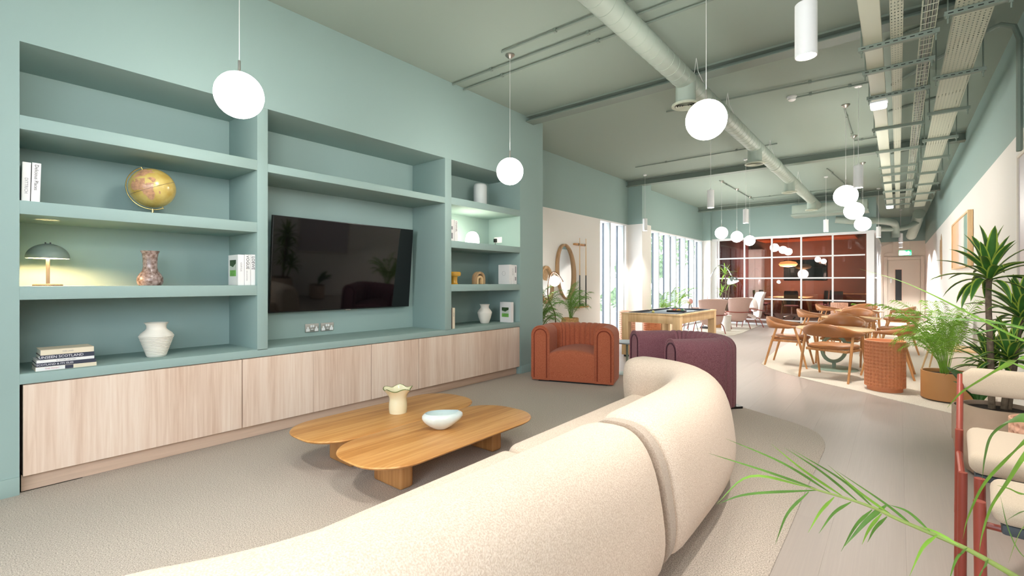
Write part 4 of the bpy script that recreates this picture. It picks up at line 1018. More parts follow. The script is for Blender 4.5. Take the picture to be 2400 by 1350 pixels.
for y, lab in ((5.95, 'short pipe hugging the ceiling before the first tray bracket'), (8.4, 'short pipe across the trays past the emergency lamp'), (11.2, 'short pipe across the trays past the middle beam')):
    conduit(lab, [(-.10, y, ZC-.018), (.62, y-.35, ZC-.018)], .016, True)
# spiral duct
dz, dx = 3.35, -1.67
du = thing('spiral_duct', 'long sage painted spiral duct running the length of the ceiling', 'duct', (dx, 0, dz))
rings = []; y = -3.0; prof = []
while y < 15.2:
    prof += [(.100, y), (.100, y+.134), (.1022, y+.1345), (.1022, y+.1415)]; y += .142
MB().loft([[(r_*math.cos(2*PI*k/28), yy, r_*math.sin(2*PI*k/28)) for k in range(28)] for r_, yy in prof]).build('duct_wall', M_metal, du, smooth=14)
for yy in (2.1, 5.95, 9.3, 12.3): MB().loft([[(r_*math.cos(2*PI*k/28), yy+q, r_*math.sin(2*PI*k/28)) for k in range(28)] for r_, q in ((.1, -.09), (.108, -.085), (.108, .085), (.1, .09))]).build('coupling', M_metal, du, smooth=50)
for yy in (5.15, 6.35, 8.9, 11.8):
    for sx in (-1, 1): MB().tube([(sx*.1, yy, 0), (sx*.02, yy, .2), (0, yy, ZC-dz)], .003, 5).build('hanger_wire', M_wplast, du)
for yy, zb in ((4.823, 3.09), (7.808, 3.08), (10.723, 3.08), (13.82, 3.10)):
    nk = MB().lathe([(.098, zb-dz+.02), (.098, -.02)], 28, (0, yy, 0)).build('branch_neck', M_metal, du, smooth=50)
    df = MB()
    df.lathe([(.135, zb-dz+.018), (.137, zb-dz), (.125, zb-dz-.006), (.105, zb-dz+.004)], 36, (0, yy, 0), caps=False)
    for r_ in (.098, .075, .052, .03): df.lathe([(r_, zb-dz-.002), (r_-.010, zb-dz+.010), (r_-.014, zb-dz+.010)], 32, (0, yy, 0), caps=False)
    df.lathe([(.118, zb-dz+.02), (.002, zb-dz+.02)], 28, (0, yy, 0), caps=False)
    df.build('diffuser', M_tray, du, smooth=50)
pl = thing('duct_plenum', 'boxed duct plenum at the far end of the spiral duct', 'duct', (-1.43, 15.05, 3.13))
MB().box(-.83, .83, -.16, .42, 0, .28).build('box', M_metal, pl, bevel=.006); MB().box(-.85, .85, -.18, .44, -.012, .0).build('bottom_flange', M_metal, pl); MB().box(-.85, .85, -.18, -.16, 0, .03).build('flange', M_metal, pl)
for x in (-.7, .7): MB().cyl(x, .1, .28, .57, .005, 8).build('hanger_rod', M_steel, pl)
def pipe(lab, pts, r, end=False):
    t = thing('air_pipe', lab, 'duct', pts[0], 0, 'large painted air pipes at the corridor end'); o = Vector(pts[0]); P = [q-o for q in spline(pts, 8)]
    MB().tube(P, r, 20).build('pipe_wall', M_metal, t, smooth=50)
    d = (P[-1]-P[-2]).normalized()
    MB().tube([P[-1]-d*.03, P[-1]+d*.012], r*1.1, 20).build('collar', M_metal, t, smooth=50)
pipe('horizontal air pipe bending down over the corridor mouth', [(-1.35, 15.85, 3.05), (-.9, 15.9, 2.98), (-.4, 16.25, 2.98), (-.15, 16.9, 2.98), (-.08, 17.25, 2.95), (-.06, 17.4, 2.75), (-.06, 17.42, 2.6)], .095)
pipe('thinner air pipe across the corridor', [(-.45, 17.0, 2.82), (.1, 17.6, 2.86), (.38, 18.0, 3.02), (.5, 18.4, 3.15)], .07)
pipe('wide open-ended air pipe by the right wall of the corridor', [(.32, 19.6, 2.78), (.40, 18.6, 3.02), (.46, 17.7, 3.25)], .13)
# cable trays
def tray(lab, x0, x1, m, name='cable_tray', solid=False):
    t = thing(name, lab, 'cable tray', ((x0+x1)/2, 0, 3.20), 0, 'cable trays along the right of the ceiling'); w = (x1-x0)/2
    MB().box(-w, w, -2.5, 15.6, 0, .0015).build('tray_base', m, t, smooth=0)
    for s_ in (-1, 1): MB().box(s_*w-.001, s_*w+.001, -2.5, 15.6, 0, .045).build('side_flange', M_tray, t, smooth=0)
    return t
t1 = tray('leftmost cable tray, plain boxed trunking', -.214, -.097, M_tray); MB().box(-.058, .058, -2.5, 15.6, .045, .048).build('lid', M_tray, t1, smooth=0)
tray('narrow perforated cable tray second from the left', -.046, .028, perforated('perforated_narrow', '#B9BFAE', .0185, .05, .0042, .0105))
tray('wide perforated cable tray at the right', .308, .512, perforated('perforated_wide', '#B9BFAE', .0255, .042, .0052, .011))
bk = thing('wire_basket_tray', 'wire basket cable tray full of grey cables', 'cable tray', (.172, 0, 3.20), 0, 'cable trays along the right of the ceiling')
lw = MB()
for x in (-.04, -.015, .015, .04): lw.box(x-.0022, x+.0022, -2.5, 15.6, 0, .0044)
for s_ in (-1, 1): lw.box(s_*.042-.0022, s_*.042+.0022, -2.5, 15.6, .035, .0395)
lw.build('long_wires', M_tray, bk, smooth=0)
cw = MB(); y = -2.5
while y < 15.6: cw.box(-.042, .042, y-.0022, y+.0022, -.003, .0012).box(-.044, -.040, y-.0022, y+.0022, 0, .04).box(.040, .044, y-.0022, y+.0022, 0, .04); y += .1
o = cw.build('cross_wires', M_tray, bk, smooth=0); o['kind'] = 'stuff'
for k, x in enumerate((-.026, -.012, .003, .017, .028)):
    MB().tube([(x+.006*math.sin(i*1.7+k*2), -2.5+i*.6, .012+.004*math.sin(i+k)) for i in range(31)], .0055, 6).build('cable', mat('grey_cable_%d' % k, ('#8E9290', '#6E7472', '#A5A8A6', '#7C807E', '#939795')[k], .5), bk)
M_strut = M_beam
def strut(lab, x0, x1, y, z=3.165):
    t = thing('tray_bracket', lab, 'bracket', ((x0+x1)/2, y, z), 0, 'slotted brackets under the cable trays'); w = (x1-x0)/2
    b = MB().box(-w, w, -.02, -.017, 0, .033).box(-w, w, .017, .02, 0, .033).box(-w, w, -.017, .017, 0, .003)
    b.build('channel', M_strut, t, smooth=0)
    for i in range(int(2*w/.05)):
        MB().box(-w+.02+i*.05, -w+.048+i*.05, -.0206, -.0199, .012, .019).build('slot', M_black, t, smooth=0) if y < 7 else None
    for s_ in (-1, 1): MB().cyl(s_*(w-.02), 0, -.05, ZC-z, .005, 8).build('threaded_rod', M_strut, t)
    for s_ in (-1, 1): MB().cyl(s_*(w-.02), 0, -.014, 0, .011, 6).build('nut', M_strut, t)
ordn = ['first', 'second', 'third', 'fourth', 'fifth', 'sixth', 'seventh', 'eighth', 'ninth', 'tenth', 'eleventh']
for i, y in enumerate((4.744, 5.3, 6.055, 7.347, 8.636, 9.873, 10.55, 11.4, 12.5, 13.6, 14.7)): strut('%s bracket from the viewer under the three left trays' % ordn[i], -.25, .24, y)
for i, y in enumerate((4.40, 5.75, 6.94, 8.22, 9.45, 10.7, 11.9, 13.1, 14.3)): strut('%s bracket from the viewer under the wide right tray' % ordn[i], .25, .60, y+.1)
for lab, y in (('bright white emergency lamp under the leftmost tray, nearer the viewer', 6.15), ('bright white emergency lamp under the leftmost tray, far down the room', 14.6)):
    t = thing('emergency_lamp', lab, 'lamp', (-.155, y, 3.16), 0, 'emergency lamps under the tray')
    MB().box(-.075, .075, -.05, .05, -.015, .0).build('housing', M_wplast, t, bevel=.004)
    MB().box(-.068, .068, -.045, .045, -.075, -.015).build('diffuser', mat('lit_emergency', '#FFFFFF', .3, emit=(.85, .93, 1, 1), estr=1.1) if 'lit_emergency' not in bpy.data.materials else bpy.data.materials['lit_emergency'], t, bevel=.02, seg=3)
sd = thing('smoke_detector', 'round white smoke detector on the ceiling by the duct', 'smoke detector', (-1.061, 7.0, ZC))
MB().lathe([(.058, 0), (.058, -.018), (.05, -.024)], 30).build('base', M_wplast, sd); MB().lathe([(.046, -.024), (.044, -.045), (.03, -.056), (.002, -.058)], 30).build('sensor_head', M_wplast, sd)
# exit sign
ex = thing('exit_sign', 'green running-man exit sign hanging before the corridor door', 'sign', (.18, 20.4, 2.29))
MB().box(-.16, .16, -.02, .02, -.085, .085).build('light_box', mat('lit_green_sign', '#28B36A', .4, emit=(.02, .75, .28, 1), estr=.3), ex, bevel=.004)
ml = mat('lit_white_symbol', '#FFFFFF', .4, emit=(1, 1, 1, 1), estr=.8)
MB().box(-.15, -.03, -.0215, -.0205, -.065, .065).build('door_symbol', ml, ex, smooth=0)
a_ = MB().prism([(.07, -.06), (.10, -.06), (.10, .0), (.135, .0), (.085, .06), (.035, 0), (.07, 0)], 0, .001).build('arrow_symbol', ml, ex, smooth=0)
a_.rotation_euler = (R(90), 0, 0); a_.location = (0, -.0205, 0)
mgn = mat('sign_green', '#1E9A5A', .4)
man = MB(); man.tube([(-.10, -.022, .0), (-.085, -.022, .035)], .012, 6).tube([(-.10, -.022, 0), (-.075, -.022, -.025), (-.085, -.022, -.055)], .008, 6).tube([(-.10, -.022, 0), (-.115, -.022, -.03), (-.14, -.022, -.035)], .008, 6).tube([(-.085, -.022, .03), (-.06, -.022, .015)], .006, 6).tube([(-.085, -.022, .03), (-.115, -.022, .02)], .006, 6).ball((-.08, -.022, .052), .011, 10, 6)
man.build('running_figure', mgn, ex)
for x in (-.12, .12): MB().cyl(x, 0, .085, ZC-2.29, .003, 6).build('hanging_rod', M_steel, ex)
cd = thing('corridor_conduit', 'cream conduit looping down beside the corridor door', 'pipe', (-.15, 22.36, 2.42))
MB().tube([(0, 0, .38), (0, 0, 0)], .012, 8).build('drop_tube', M_cream, cd); MB().box(-.05, .05, -.02, .02, -.06, 0).build('junction_box', M_cream, cd)
MB().tube([(-.05, 0, -.03), (-.18, 0, -.03), (-.25, 0, -.06), (-.27, 0, -.14), (-.27, 0, -1.1)], .012, 8).build('bent_tube', M_cream, cd)
# ---------------------------------------------------------------- white wall: mirrors, cue rack, lamp
def organic_ring(c0, ry, rz, wob, n=48, th=.078, seed=0, dpt=.05):
    t = []; rnd = random.Random(seed); ph = [rnd.uniform(0, 6) for _ in range(3)]
    out = []
    for k in range(n):
        a = 2*PI*k/n; w = 1+wob*(math.sin(a+ph[0])*.5+math.sin(2*a+ph[1])*.5)
        y, z = ry*w*math.cos(a), rz*w*math.sin(a); q = 1-th/ry*(.8+.35*math.sin(a*2+ph[2])); q2 = 1-th/rz*(.8+.35*math.sin(a*2+ph[2]))
        yi, zi = y*q, z*q2
        out.append([(0, y, z), (dpt*.7, y, z), (dpt, y*.97+yi*.03, z*.97+zi*.03), (dpt, y*.3+yi*.7, z*.3+zi*.7), (dpt*.6, yi, zi), (0, yi, zi)])
    inner = [(0.012, r_[4][1], r_[4][2]) for r_ in out]
    return MB().loft(out, loop=True), inner
M_mirror = mat('mirror_glass', '#E8EDEE', .02, 1)
def mirror(lab, loc, ry, rz, seed, rot=0, rz_=0):
    t = thing('organic_mirror', lab, 'mirror', loc, 0, 'wood framed mirrors', rot=(rot, 0, rz_))
    fr, inner = organic_ring(None, ry, rz, .10, seed=seed, th=ry*.25)
    fr.build('wooden_frame', M_drift, t, smooth=50)
    m = MB(); n = len(inner); m.add(inner+[(0.012, 0, 0)], [(k, (k+1) % n, n) for k in range(n)]); m.build('mirror_glass', M_mirror, t, smooth=0)
mirror('tall wood-framed organic mirror left of the cue rack', (RX+.005, 7.66, 1.50), .33, .535, 3, R(4))
mirror('smaller wood-framed organic mirror partly behind the shelving wall end', (RX+.005, 7.03, 1.27), .21, .33, 5, R(3))
cr = thing('cue_rack', 'wall-mounted wooden cue rack left of the near window', 'rack', (RX, 8.2, 0))
MB().box(0, .06, -.23, .19, 2.04, 2.075).build('upper_bar', M_chairwood, cr, bevel=.006); MB().box(0, .10, -.22, .22, .795, .825).build('lower_shelf', M_chairwood, cr, bevel=.006)
for q in (-.10, .14): MB().box(.05, .064, q-.012, q+.012, 2.035, 2.08).build('clip', M_black, cr)
ch = thing('chalk_box', 'small grey chalk box on the cue rack shelf', 'box', (RX+.05, 8.22, .825)); MB().box(-.025, .025, -.045, .045, 0, .05).build('box', mat('grey_box', '#6E7478', .6), ch, bevel=.003); MB().box(-.026, .026, -.046, .046, .05, .058).build('lid', mat('grey_box_lid', '#8A9094', .6), ch, bevel=.002)
for y, lab in ((8.10, 'left pool cue standing in the wooden rack'), (8.34, 'right pool cue standing in the wooden rack')):
    c = thing('pool_cue', lab, 'pool cue', (RX+.075, y, .825), 0, 'pool cues in the rack')
    MB().tube([(0, 0, 0), (0, 0, .55), (0, 0, .62)], [.0145, .0125, .0118], 10).build('butt', M_black, c); MB().tube([(0, 0, .62), (0, 0, 1.36)], [.0118, .0065], 10).build('shaft', M_ash, c); MB().tube([(0, 0, 1.36), (0, 0, 1.39)], [.0065, .006], 8).build('tip', M_wplast, c)
fl = thing('looped_floor_lamp', 'lit globe floor lamp with a looped brown stem behind the rust chair', 'floor lamp', (-4.45, 6.56, 0))
st = spline([(0, 0, .015), (0, 0, .35), (.01, .01, .62), (0, 0, .78), (-.045, -.035, .92), (-.085, -.065, 1.05), (-.088, -.067, 1.24), (-.055, -.04, 1.42), (-.012, -.005, 1.475), (.05, .045, 1.42), (.108, .09, 1.31)], 6)
MB().tube(st, .011, 8).build('stem', mat('bronze_tube', '#6B4E3E', .35, .6), fl); MB().lathe([(.14, 0), (.14, .01), (.13, .018), (.01, .02)], 32).build('base', M_trunk, fl)
MB().ball((0, 0, 1.325), .088, 24, 14).build('shade', M_globe, fl, smooth=80); MB().cyl(0, 0, 1.40, 1.47, .008, 8).build('holder', M_trunk, fl)
al = thing('arc_floor_lamp', 'chrome arc floor lamp bending over the lounge chairs', 'floor lamp', (-4.16, 13.78, 0))
MB().tube(spline([(0, 0, .05), (0, 0, .96), (.035, .03, 1.33), (.155, .13, 1.66), (.29, .24, 1.79), (.43, .36, 1.69), (.52, .43, 1.50)], 6), .012, 8).build('arc_stem', M_chrome, al)
MB().box(-.17, .17, -.12, .12, 0, .06).build('marble_base', mat('dark_marble', '#3C3A3A', .3), al, bevel=.006)
hd = bpy.data.objects.new('head', None)
pr = [(.16*math.cos(a), .16*math.sin(a)) for a in [PI/2*i/12 for i in range(12)]]+[(.005, .16)]
shd = MB().lathe(pr+[(r_*.96, z*.96) for r_, z in reversed(pr)], 36, caps=False).build('shade', M_chrome, al, smooth=60)
shd.location = (.56, .46, 1.30); shd.rotation_euler = (R(-8), R(-20), 0)
ln = MB().lathe([(.148, .01), (.148, .016)], 32).build('lens', mat('lit_arc_lens', '#FFFFFF', .4, emit=(1, .95, .88, 1), estr=5), shd)
del hd
# ---------------------------------------------------------------- right wall art
a = thing('striped_canvas', 'large framed canvas of pale green, white and peach stripes on the right wall', 'painting', (rw(10.6)-.004, 10.62, 1.95), rot=(0, 0, math.atan(.0066)))
Lh = 1.20; z0, z1 = -.42, .40
fr = MB().box(-.06, 0, -Lh, -Lh+.03, z0, z1).box(-.06, 0, Lh-.03, Lh, z0, z1).box(-.06, 0, -Lh+.03, Lh-.03, z0, z0+.03).box(-.06, 0, -Lh+.03, Lh-.03, z1-.03, z1)
fr.build('frame', M_ash, a, bevel=.003)
mc2, nt, b_ = newmat('striped_paint'); tc = N(nt, 'ShaderNodeTexCoord'); sp = N(nt, 'ShaderNodeSeparateXYZ'); nt.links.new(tc.outputs['Object'], sp.inputs[0])
nz = N(nt, 'ShaderNodeTexNoise'); nz.inputs['Scale'].default_value = 5; nt.links.new(tc.outputs['Object'], nz.inputs['Vector'])
ma = N(nt, 'ShaderNodeMath', operation='MULTIPLY_ADD'); ma.inputs[1].default_value = 1/2.4; ma.inputs[2].default_value = .46; nt.links.new(sp.outputs[1], ma.inputs[0])
ad = N(nt, 'ShaderNodeMath', operation='MULTIPLY_ADD'); ad.inputs[1].default_value = .08; nt.links.new(nz.outputs[0], ad.inputs[0]); nt.links.new(ma.outputs[0], ad.inputs[2])
rp = N(nt, 'ShaderNodeValToRGB'); e = rp.color_ramp.elements; rp.color_ramp.interpolation = 'EASE'
e[0].position = .0; e[0].color = lin('#8FA79B'); e[1].position = 1; e[1].color = lin('#D9A77F')
for p_, c_ in ((.22, '#7FA093'), (.3, '#E4DED8'), (.52, '#DCD2D2'), (.6, '#D8B9A0'), (.8, '#E0B48E')): q = e.new(p_); q.color = lin(c_)
nt.links.new(ad.outputs[0], rp.inputs[0]); nt.links.new(rp.outputs[0], b_.inputs['Base Color']); b_.inputs['Roughness'].default_value = .8
MB().box(-.045, -.01, -Lh+.03, Lh-.03, z0+.03, z1-.03).build('canvas', mc2, a, smooth=0)
wo2 = thing('wooden_wall_panel', 'long driftwood wall piece near the corridor on the right wall', 'wall art', (rw(15.4)-.003, 15.3, 1.92), rot=(0, 0, math.atan(.0066)))
MB().prism([(-.42, -.30), (-.30, -.53), (-.05, -.56), (.05, -.30), (.10, .2), (.02, .5), (-.15, .55), (-.32, .40)], 0, .05).build('plank_left', M_drift, wo2, bevel=.012)
MB().prism([(.03, -.45), (.25, -.40), (.36, -.1), (.36, .25), (.24, .44), (.10, .40), (.14, .1), (.09, -.28)], 0, .065).build('plank_right', M_drift, wo2, bevel=.012)
for c_ in wo2.children: c_.rotation_euler = Matrix(((0, 0, -1), (1, 0, 0), (0, 1, 0))).to_euler()
nb = thing('glazed_notice_board', 'beige framed board at the right edge of the picture', 'notice board', (rw(5.6)-.003, 5.55, 1.72), rot=(0, 0, math.atan(.0066)))
MB().box(-.03, 0, -.62, -.59, -.75, .72).box(-.03, 0, .59, .62, -.75, .72).box(-.03, 0, -.59, .59, -.75, -.72).box(-.03, 0, -.59, .59, .69, .72).build('frame', M_cream, nb, bevel=.003)
MB().box(-.018, -.006, -.59, .59, -.72, .69).build('panel', mat('lilac_panel', '#BFB6BC', .4), nb, smooth=0)
# ---------------------------------------------------------------- meeting room
mt = thing('meeting_television', 'dark television on the orange meeting room wall', 'television', (-2.95, 22.49, 1.80)); MB().box(-.75, .75, -.05, 0, -.42, .42).build('bezel', M_black, mt, bevel=.005); MB().box(-.735, .735, -.052, -.05, -.405, .405).build('screen', M_screen, mt, smooth=0)
mtb = thing('meeting_table', 'long oak meeting table with splayed legs behind the glass', 'table', (-3.2, 20.9, 0), R(0))
MB().loft([[(x, y, z) for x, y in rrect(.66, 1.25, .3)] for z in (.72, .745)]).build('tabletop', M_ash, mtb, bevel=.004)
for sx in (-1, 1):
    for sy in (-1, 1): MB().tube([(sx*.5, sy*1.0, 0), (sx*.40, sy*.85, .72)], [.022, .032], 8).build('leg', M_ash, mtb)
def task_chair(lab, loc, rz):
    t = thing('task_chair', lab, 'chair', loc, rz, 'dark task chairs at the meeting table')
    MB().cushion((0, 0, .46), .24, .24, .035, .45, .6, 24, 8).build('seat', M_plum, t)
    rows = []
    for i in range(7):
        z = .52+.48*i/6; rows.append([(.22*u*(1-.1*(i == 6)), -.22-.03*i/6+.06*u*u, z) for u in (-1, -.6, -.2, .2, .6, 1)]+[(.22*u*(1-.1*(i == 6)), -.245-.03*i/6+.06*u*u, z) for u in (1, .6, .2, -.2, -.6, -1)])
    MB().loft(rows).build('backrest', mat('charcoal_mesh', '#2A2E34', .7) if 'charcoal_mesh' not in bpy.data.materials else bpy.data.materials['charcoal_mesh'], t, smooth=50)
    for s_ in (-1, 1): MB().tube([(s_*.24, -.18, .46), (s_*.27, -.16, .64), (s_*.27, .1, .65)], .012, 6).build('armrest', M_black, t)
    MB().cyl(0, 0, .12, .43, .025, 12).build('gas_column', M_chrome, t)
    for k in range(5):
        a2 = 2*PI*k/5; l = MB().tube([(0, 0, .12), (.28*math.cos(a2), .28*math.sin(a2), .075)], [.02, .012], 8).build('leg', M_chrome, t)
        MB().ball((.28*math.cos(a2), .28*math.sin(a2), .033), .032, 10, 6).build('castor', M_black, l)
task_chair('dark task chair with its back to the glass partition', (-2.95, 19.35, 0), R(5)); task_chair('dark task chair at the left side of the meeting table', (-4.1, 20.1, 0), R(-80)); task_chair('dark task chair at the far left of the meeting table', (-4.1, 21.2, 0), R(-95)); task_chair('dark task chair at the right side of the meeting table', (-2.25, 20.7, 0), R(85)); task_chair('dark task chair at the far right of the meeting table', (-2.2, 21.5, 0), R(95))
task_chair('dark task chair near the corridor glass of the meeting room', (-1.75, 19.6, 0), R(60))
ml_ = thing('meeting_pendant', 'glowing oval orange pendant over the meeting table', 'pendant lamp', (-3.25, 20.6, 3.12))
MB().cyl(0, 0, -1.0, 0, .004, 6).build('cord', M_wplast, ml_); MB().lathe([(.08, -1.0), (.26, -1.04), (.32, -1.12), (.26, -1.2), (.08, -1.23)], 36).build('shade', mat('lit_paper_shade', '#E8B070', .6, emit=(1, .55, .2, 1), estr=.6), ml_, smooth=60)
MB().cyl(0, 0, -1.02, -.98, .03, 12).build('cap', M_brass, ml_)
d = bpy.data.lights.new('meeting_light', 'POINT'); d.energy = 110; d.color = (1, .93, .88); d.shadow_soft_size = .2; o = bpy.data.objects.new('meeting_light', d); COL.objects.link(o); o.parent = ml_; o.location = (0, 0, -1.45)
cu = thing('long_curtain', 'pleated maroon curtain at the meeting room window', 'curtain', (-4.86, 17.2, 0))
zig = [(.05*math.sin(i*1.3), i*.05) for i in range(84)]
MB().loft([[(x, y, .03) for x, y in zig]+[(x+.012, y, .03) for x, y in zig[::-1]], [(x, y, 2.95) for x, y in zig]+[(x+.012, y, 2.95) for x, y in zig[::-1]]]).build('fabric', M_maroon, cu, smooth=60); MB().box(-.03, .03, 0, 4.2, 2.95, 2.98).build('track', M_wmetal, cu)
gd = thing('grey_storage_wall', 'tall pale grey cupboard in the back corner of the meeting room', 'cupboard', (-4.68, 22.2, 0)); MB().box(-.25, .25, -.28, .28, 0, 2.7).build('carcass', mat('pale_grey_board', '#A9A7AC', .6), gd); MB().box(-.245, -.003, -.297, -.28, .05, 2.68).build('door', mat('pale_grey_door', '#B5B3B8', .6), gd); MB().box(.003, .245, -.297, -.28, .05, 2.68).build('door', bpy.data.materials['pale_grey_door'], gd)
sb = thing('meeting_sideboard', 'dark wooden sideboard at the right of the meeting room', 'sideboard', (-1.35, 22.2, 0)); MB().box(-.7, .7, -.25, .25, .08, .85).build('carcass', mat('walnut', '#5E3A2C', .5), sb); MB().box(-.72, .72, -.27, .27, .85, .88).build('top', M_chairwood, sb); MB().box(-.69, -.005, -.262, -.25, .1, .83).build('door', mat('walnut_door', '#6A4232', .5), sb); MB().box(.005, .69, -.262, -.25, .1, .83).build('door', bpy.data.materials['walnut_door'], sb)
for nm, loc, w_ in (('corridor', (.1, 19, 3.3), 0),): pass
# ---------------------------------------------------------------- plants
def frond_mesh(L, rise, droop, nl, ll, wl, seed, m=None, curl=.35):
    """one arching palm frond: stalk and paired leaflets; grows along +X from the origin"""
    rnd = random.Random(seed); m = MB(); P = []
    n = 14
    for i in range(n+1):
        q = i/n; P.append(Vector((L*(q*.62+.25*q*q)*math.cos(rise*(1-q)), 0, L*(math.sin(rise)*q-droop*q*q*q))))
    m.tube(P, [.0055*(1-.75*i/n)+.001 for i in range(n+1)], 5)
    for k in range(nl):
        q = .30+.68*k/(nl-1); f = q*n; i = min(int(f), n-1); p = P[i].lerp(P[i+1], f-i); t = (P[i+1]-P[i]).normalized(); up = Vector((-t.z, 0, t.x))
        for s_ in (-1, 1):
            d = (t*(.55+.5*q)+Vector((0, s_*1.0, 0))+up*rnd.uniform(.05, .4)).normalized(); l = ll*(1-.55*abs(q-.55)/.45)*rnd.uniform(.85, 1.1); w = wl*rnd.uniform(.85, 1.1)
            a = p; b = p+d*l*.5; c = p+d*l-Vector((0, 0, 1))*l*curl*rnd.uniform(.6, 1.3)
            sd_ = d.cross(up).normalized()
            sd_ = (up*.5+t*.8).normalized()
            m.add([a, b-sd_*w, b+sd_*w, c], [(0, 1, 2), (1, 3, 2)])
    return m
FR = None
def palm(name, lab, loc, pot, n, L, seed, m, rz=0, spread=(.35, 1.0), group='potted palms', nl=17, ll=.26, wl=.0075, z0=None, sx=1, az=(0, 2*PI), tilt=.55):
    t = thing(name, lab, 'potted plant', loc, rz, group); zt = pot(t); zt = z0 or zt
    rnd = random.Random(seed); base = []
    for v in range(3):
        o = frond_mesh(L*(1, .86, 1.1)[v], (1.2, 1.05, 1.3)[v], (.42, .5, .36)[v], nl, ll, wl, seed*7+v).build('frond', m, t, smooth=0); base.append(o)
    for k in range(n):
        o = base[k] if k < 3 else base[k % 3].copy()
        if k >= 3: COL.objects.link(o)
        a = az[0]+az[1]*((k*.618+.13) % 1)+rnd.uniform(-.15, .15); r_ = rnd.uniform(.01, .05)
        o.location = (r_*math.cos(a), r_*math.sin(a), zt-.02); o.rotation_euler = (rnd.uniform(-.2, .2), -rnd.uniform(-.15, tilt)*spread[1], a); s_ = rnd.uniform(.75, 1.08); o.scale = (s_*sx, s_*sx, s_)
    return t
def pot_simple(r, h, m, foot=True, taper=1.0, inset=.03):
    def f(t):
        MB().lathe([(r*taper*.93, .012), (r*taper, .02), (r, h-.004), (r-.003, h), (r-.014, h), (r-.016, h-.05), (.002, h-.05)], 48).build('pot', m, t, smooth=50)
        MB().lathe([(r*.85*taper, 0), (r*.85*taper, .014)], 30).build('foot', M_black, t)
        MB().lathe([(r-.016, h-inset-.01), (r*.6, h-inset), (.002, h-inset+.012)], 30).build('soil', M_soil, t)
        return h-inset
    return f
def pot_woven(r, h):
    def f(t):
        pr = [(r*.85, 0)]
        for i in range(14): z = h*(i+.5)/14; rr = r*(.88+.12*math.sin(PI*(i+2)/18)); pr += [(rr, z-h*.02), (rr+.006, z), (rr, z+h*.02)]
        MB().lathe(pr+[(r*.9, h), (r*.86, h-.03), (.002, h-.04)], 40).build('basket', mat('woven_basket', '#B48A58', .8, var=.3, vscale=40, bump=.5, bscale=60) if 'woven_basket' not in bpy.data.materials else bpy.data.materials['woven_basket'], t, smooth=40)
        MB().lathe([(r*.85, h-.035), (.002, h-.02)], 24).build('soil', M_soil, t); return h-.03
    return f
palm('potted_areca_palm', 'bushy areca palm in a round tan pot right of the terracotta drum', (.41, 7.05, .006), pot_simple(.215, .315, M_tanpot), 34, 1.12, 11, M_leaf2, spread=(.3, .5), sx=.58, ll=.24, nl=24, wl=.006, az=(PI/2-.6, PI+1.2), tilt=.45)
palm('potted_palm', 'palm in a woven basket behind the rust tub chair', (-4.64, 7.34, 0), pot_woven(.165, .655), 24, .85, 23, M_leaf, ll=.22, wl=.005, az=(-1.35, 2.7), spread=(.3, .8), tilt=.8, sx=.6)
palm('potted_palm', 'palm in the corner behind the shelving wall end', (-4.64, 6.30, 0), pot_woven(.18, .42), 28, 1.05, 29, M_leaf, ll=.22, wl=.005, az=(-.35, 1.8), spread=(.3, .7), sx=.5)
palm('potted_palm', 'small palm in a wooden pot behind the pool table, left one', (-4.35, 11.05, .006), pot_simple(.13, .5, M_drift), 9, .62, 31, M_leaf2, ll=.2, az=(-1.4, 2.8), sx=.8)
palm('potted_palm', 'taller palm in a wooden pot behind the pool table, right one', (-4.40, 11.95, .006), pot_simple(.14, .55, M_drift), 10, .9, 37, M_leaf2, ll=.22, az=(-1.4, 2.8), sx=.7)
palm('potted_palm', 'small green plant at the foot of the glass partition', (-.74, 15.82, .006), pot_simple(.12, .5, M_tanpot), 7, .42, 41, M_leaf2, ll=.16, wl=.02, az=(PI, PI), sx=.5)
pk = thing('pink_ball_lamp', 'pink ball on a dark tripod behind the pool table', 'lamp', (-4.25, 12.6, 0))
MB().ball((0, 0, .80), .075, 20, 12).build('ball', mat('pink_glass', '#D9A49C', .3), pk, smooth=80)
for k in range(3): MB().tube([(.02*math.cos(k*2.1), .02*math.sin(k*2.1), .74), (.22*math.cos(k*2.1), .22*math.sin(k*2.1), 0)], .008, 6).build('leg', M_black, pk)
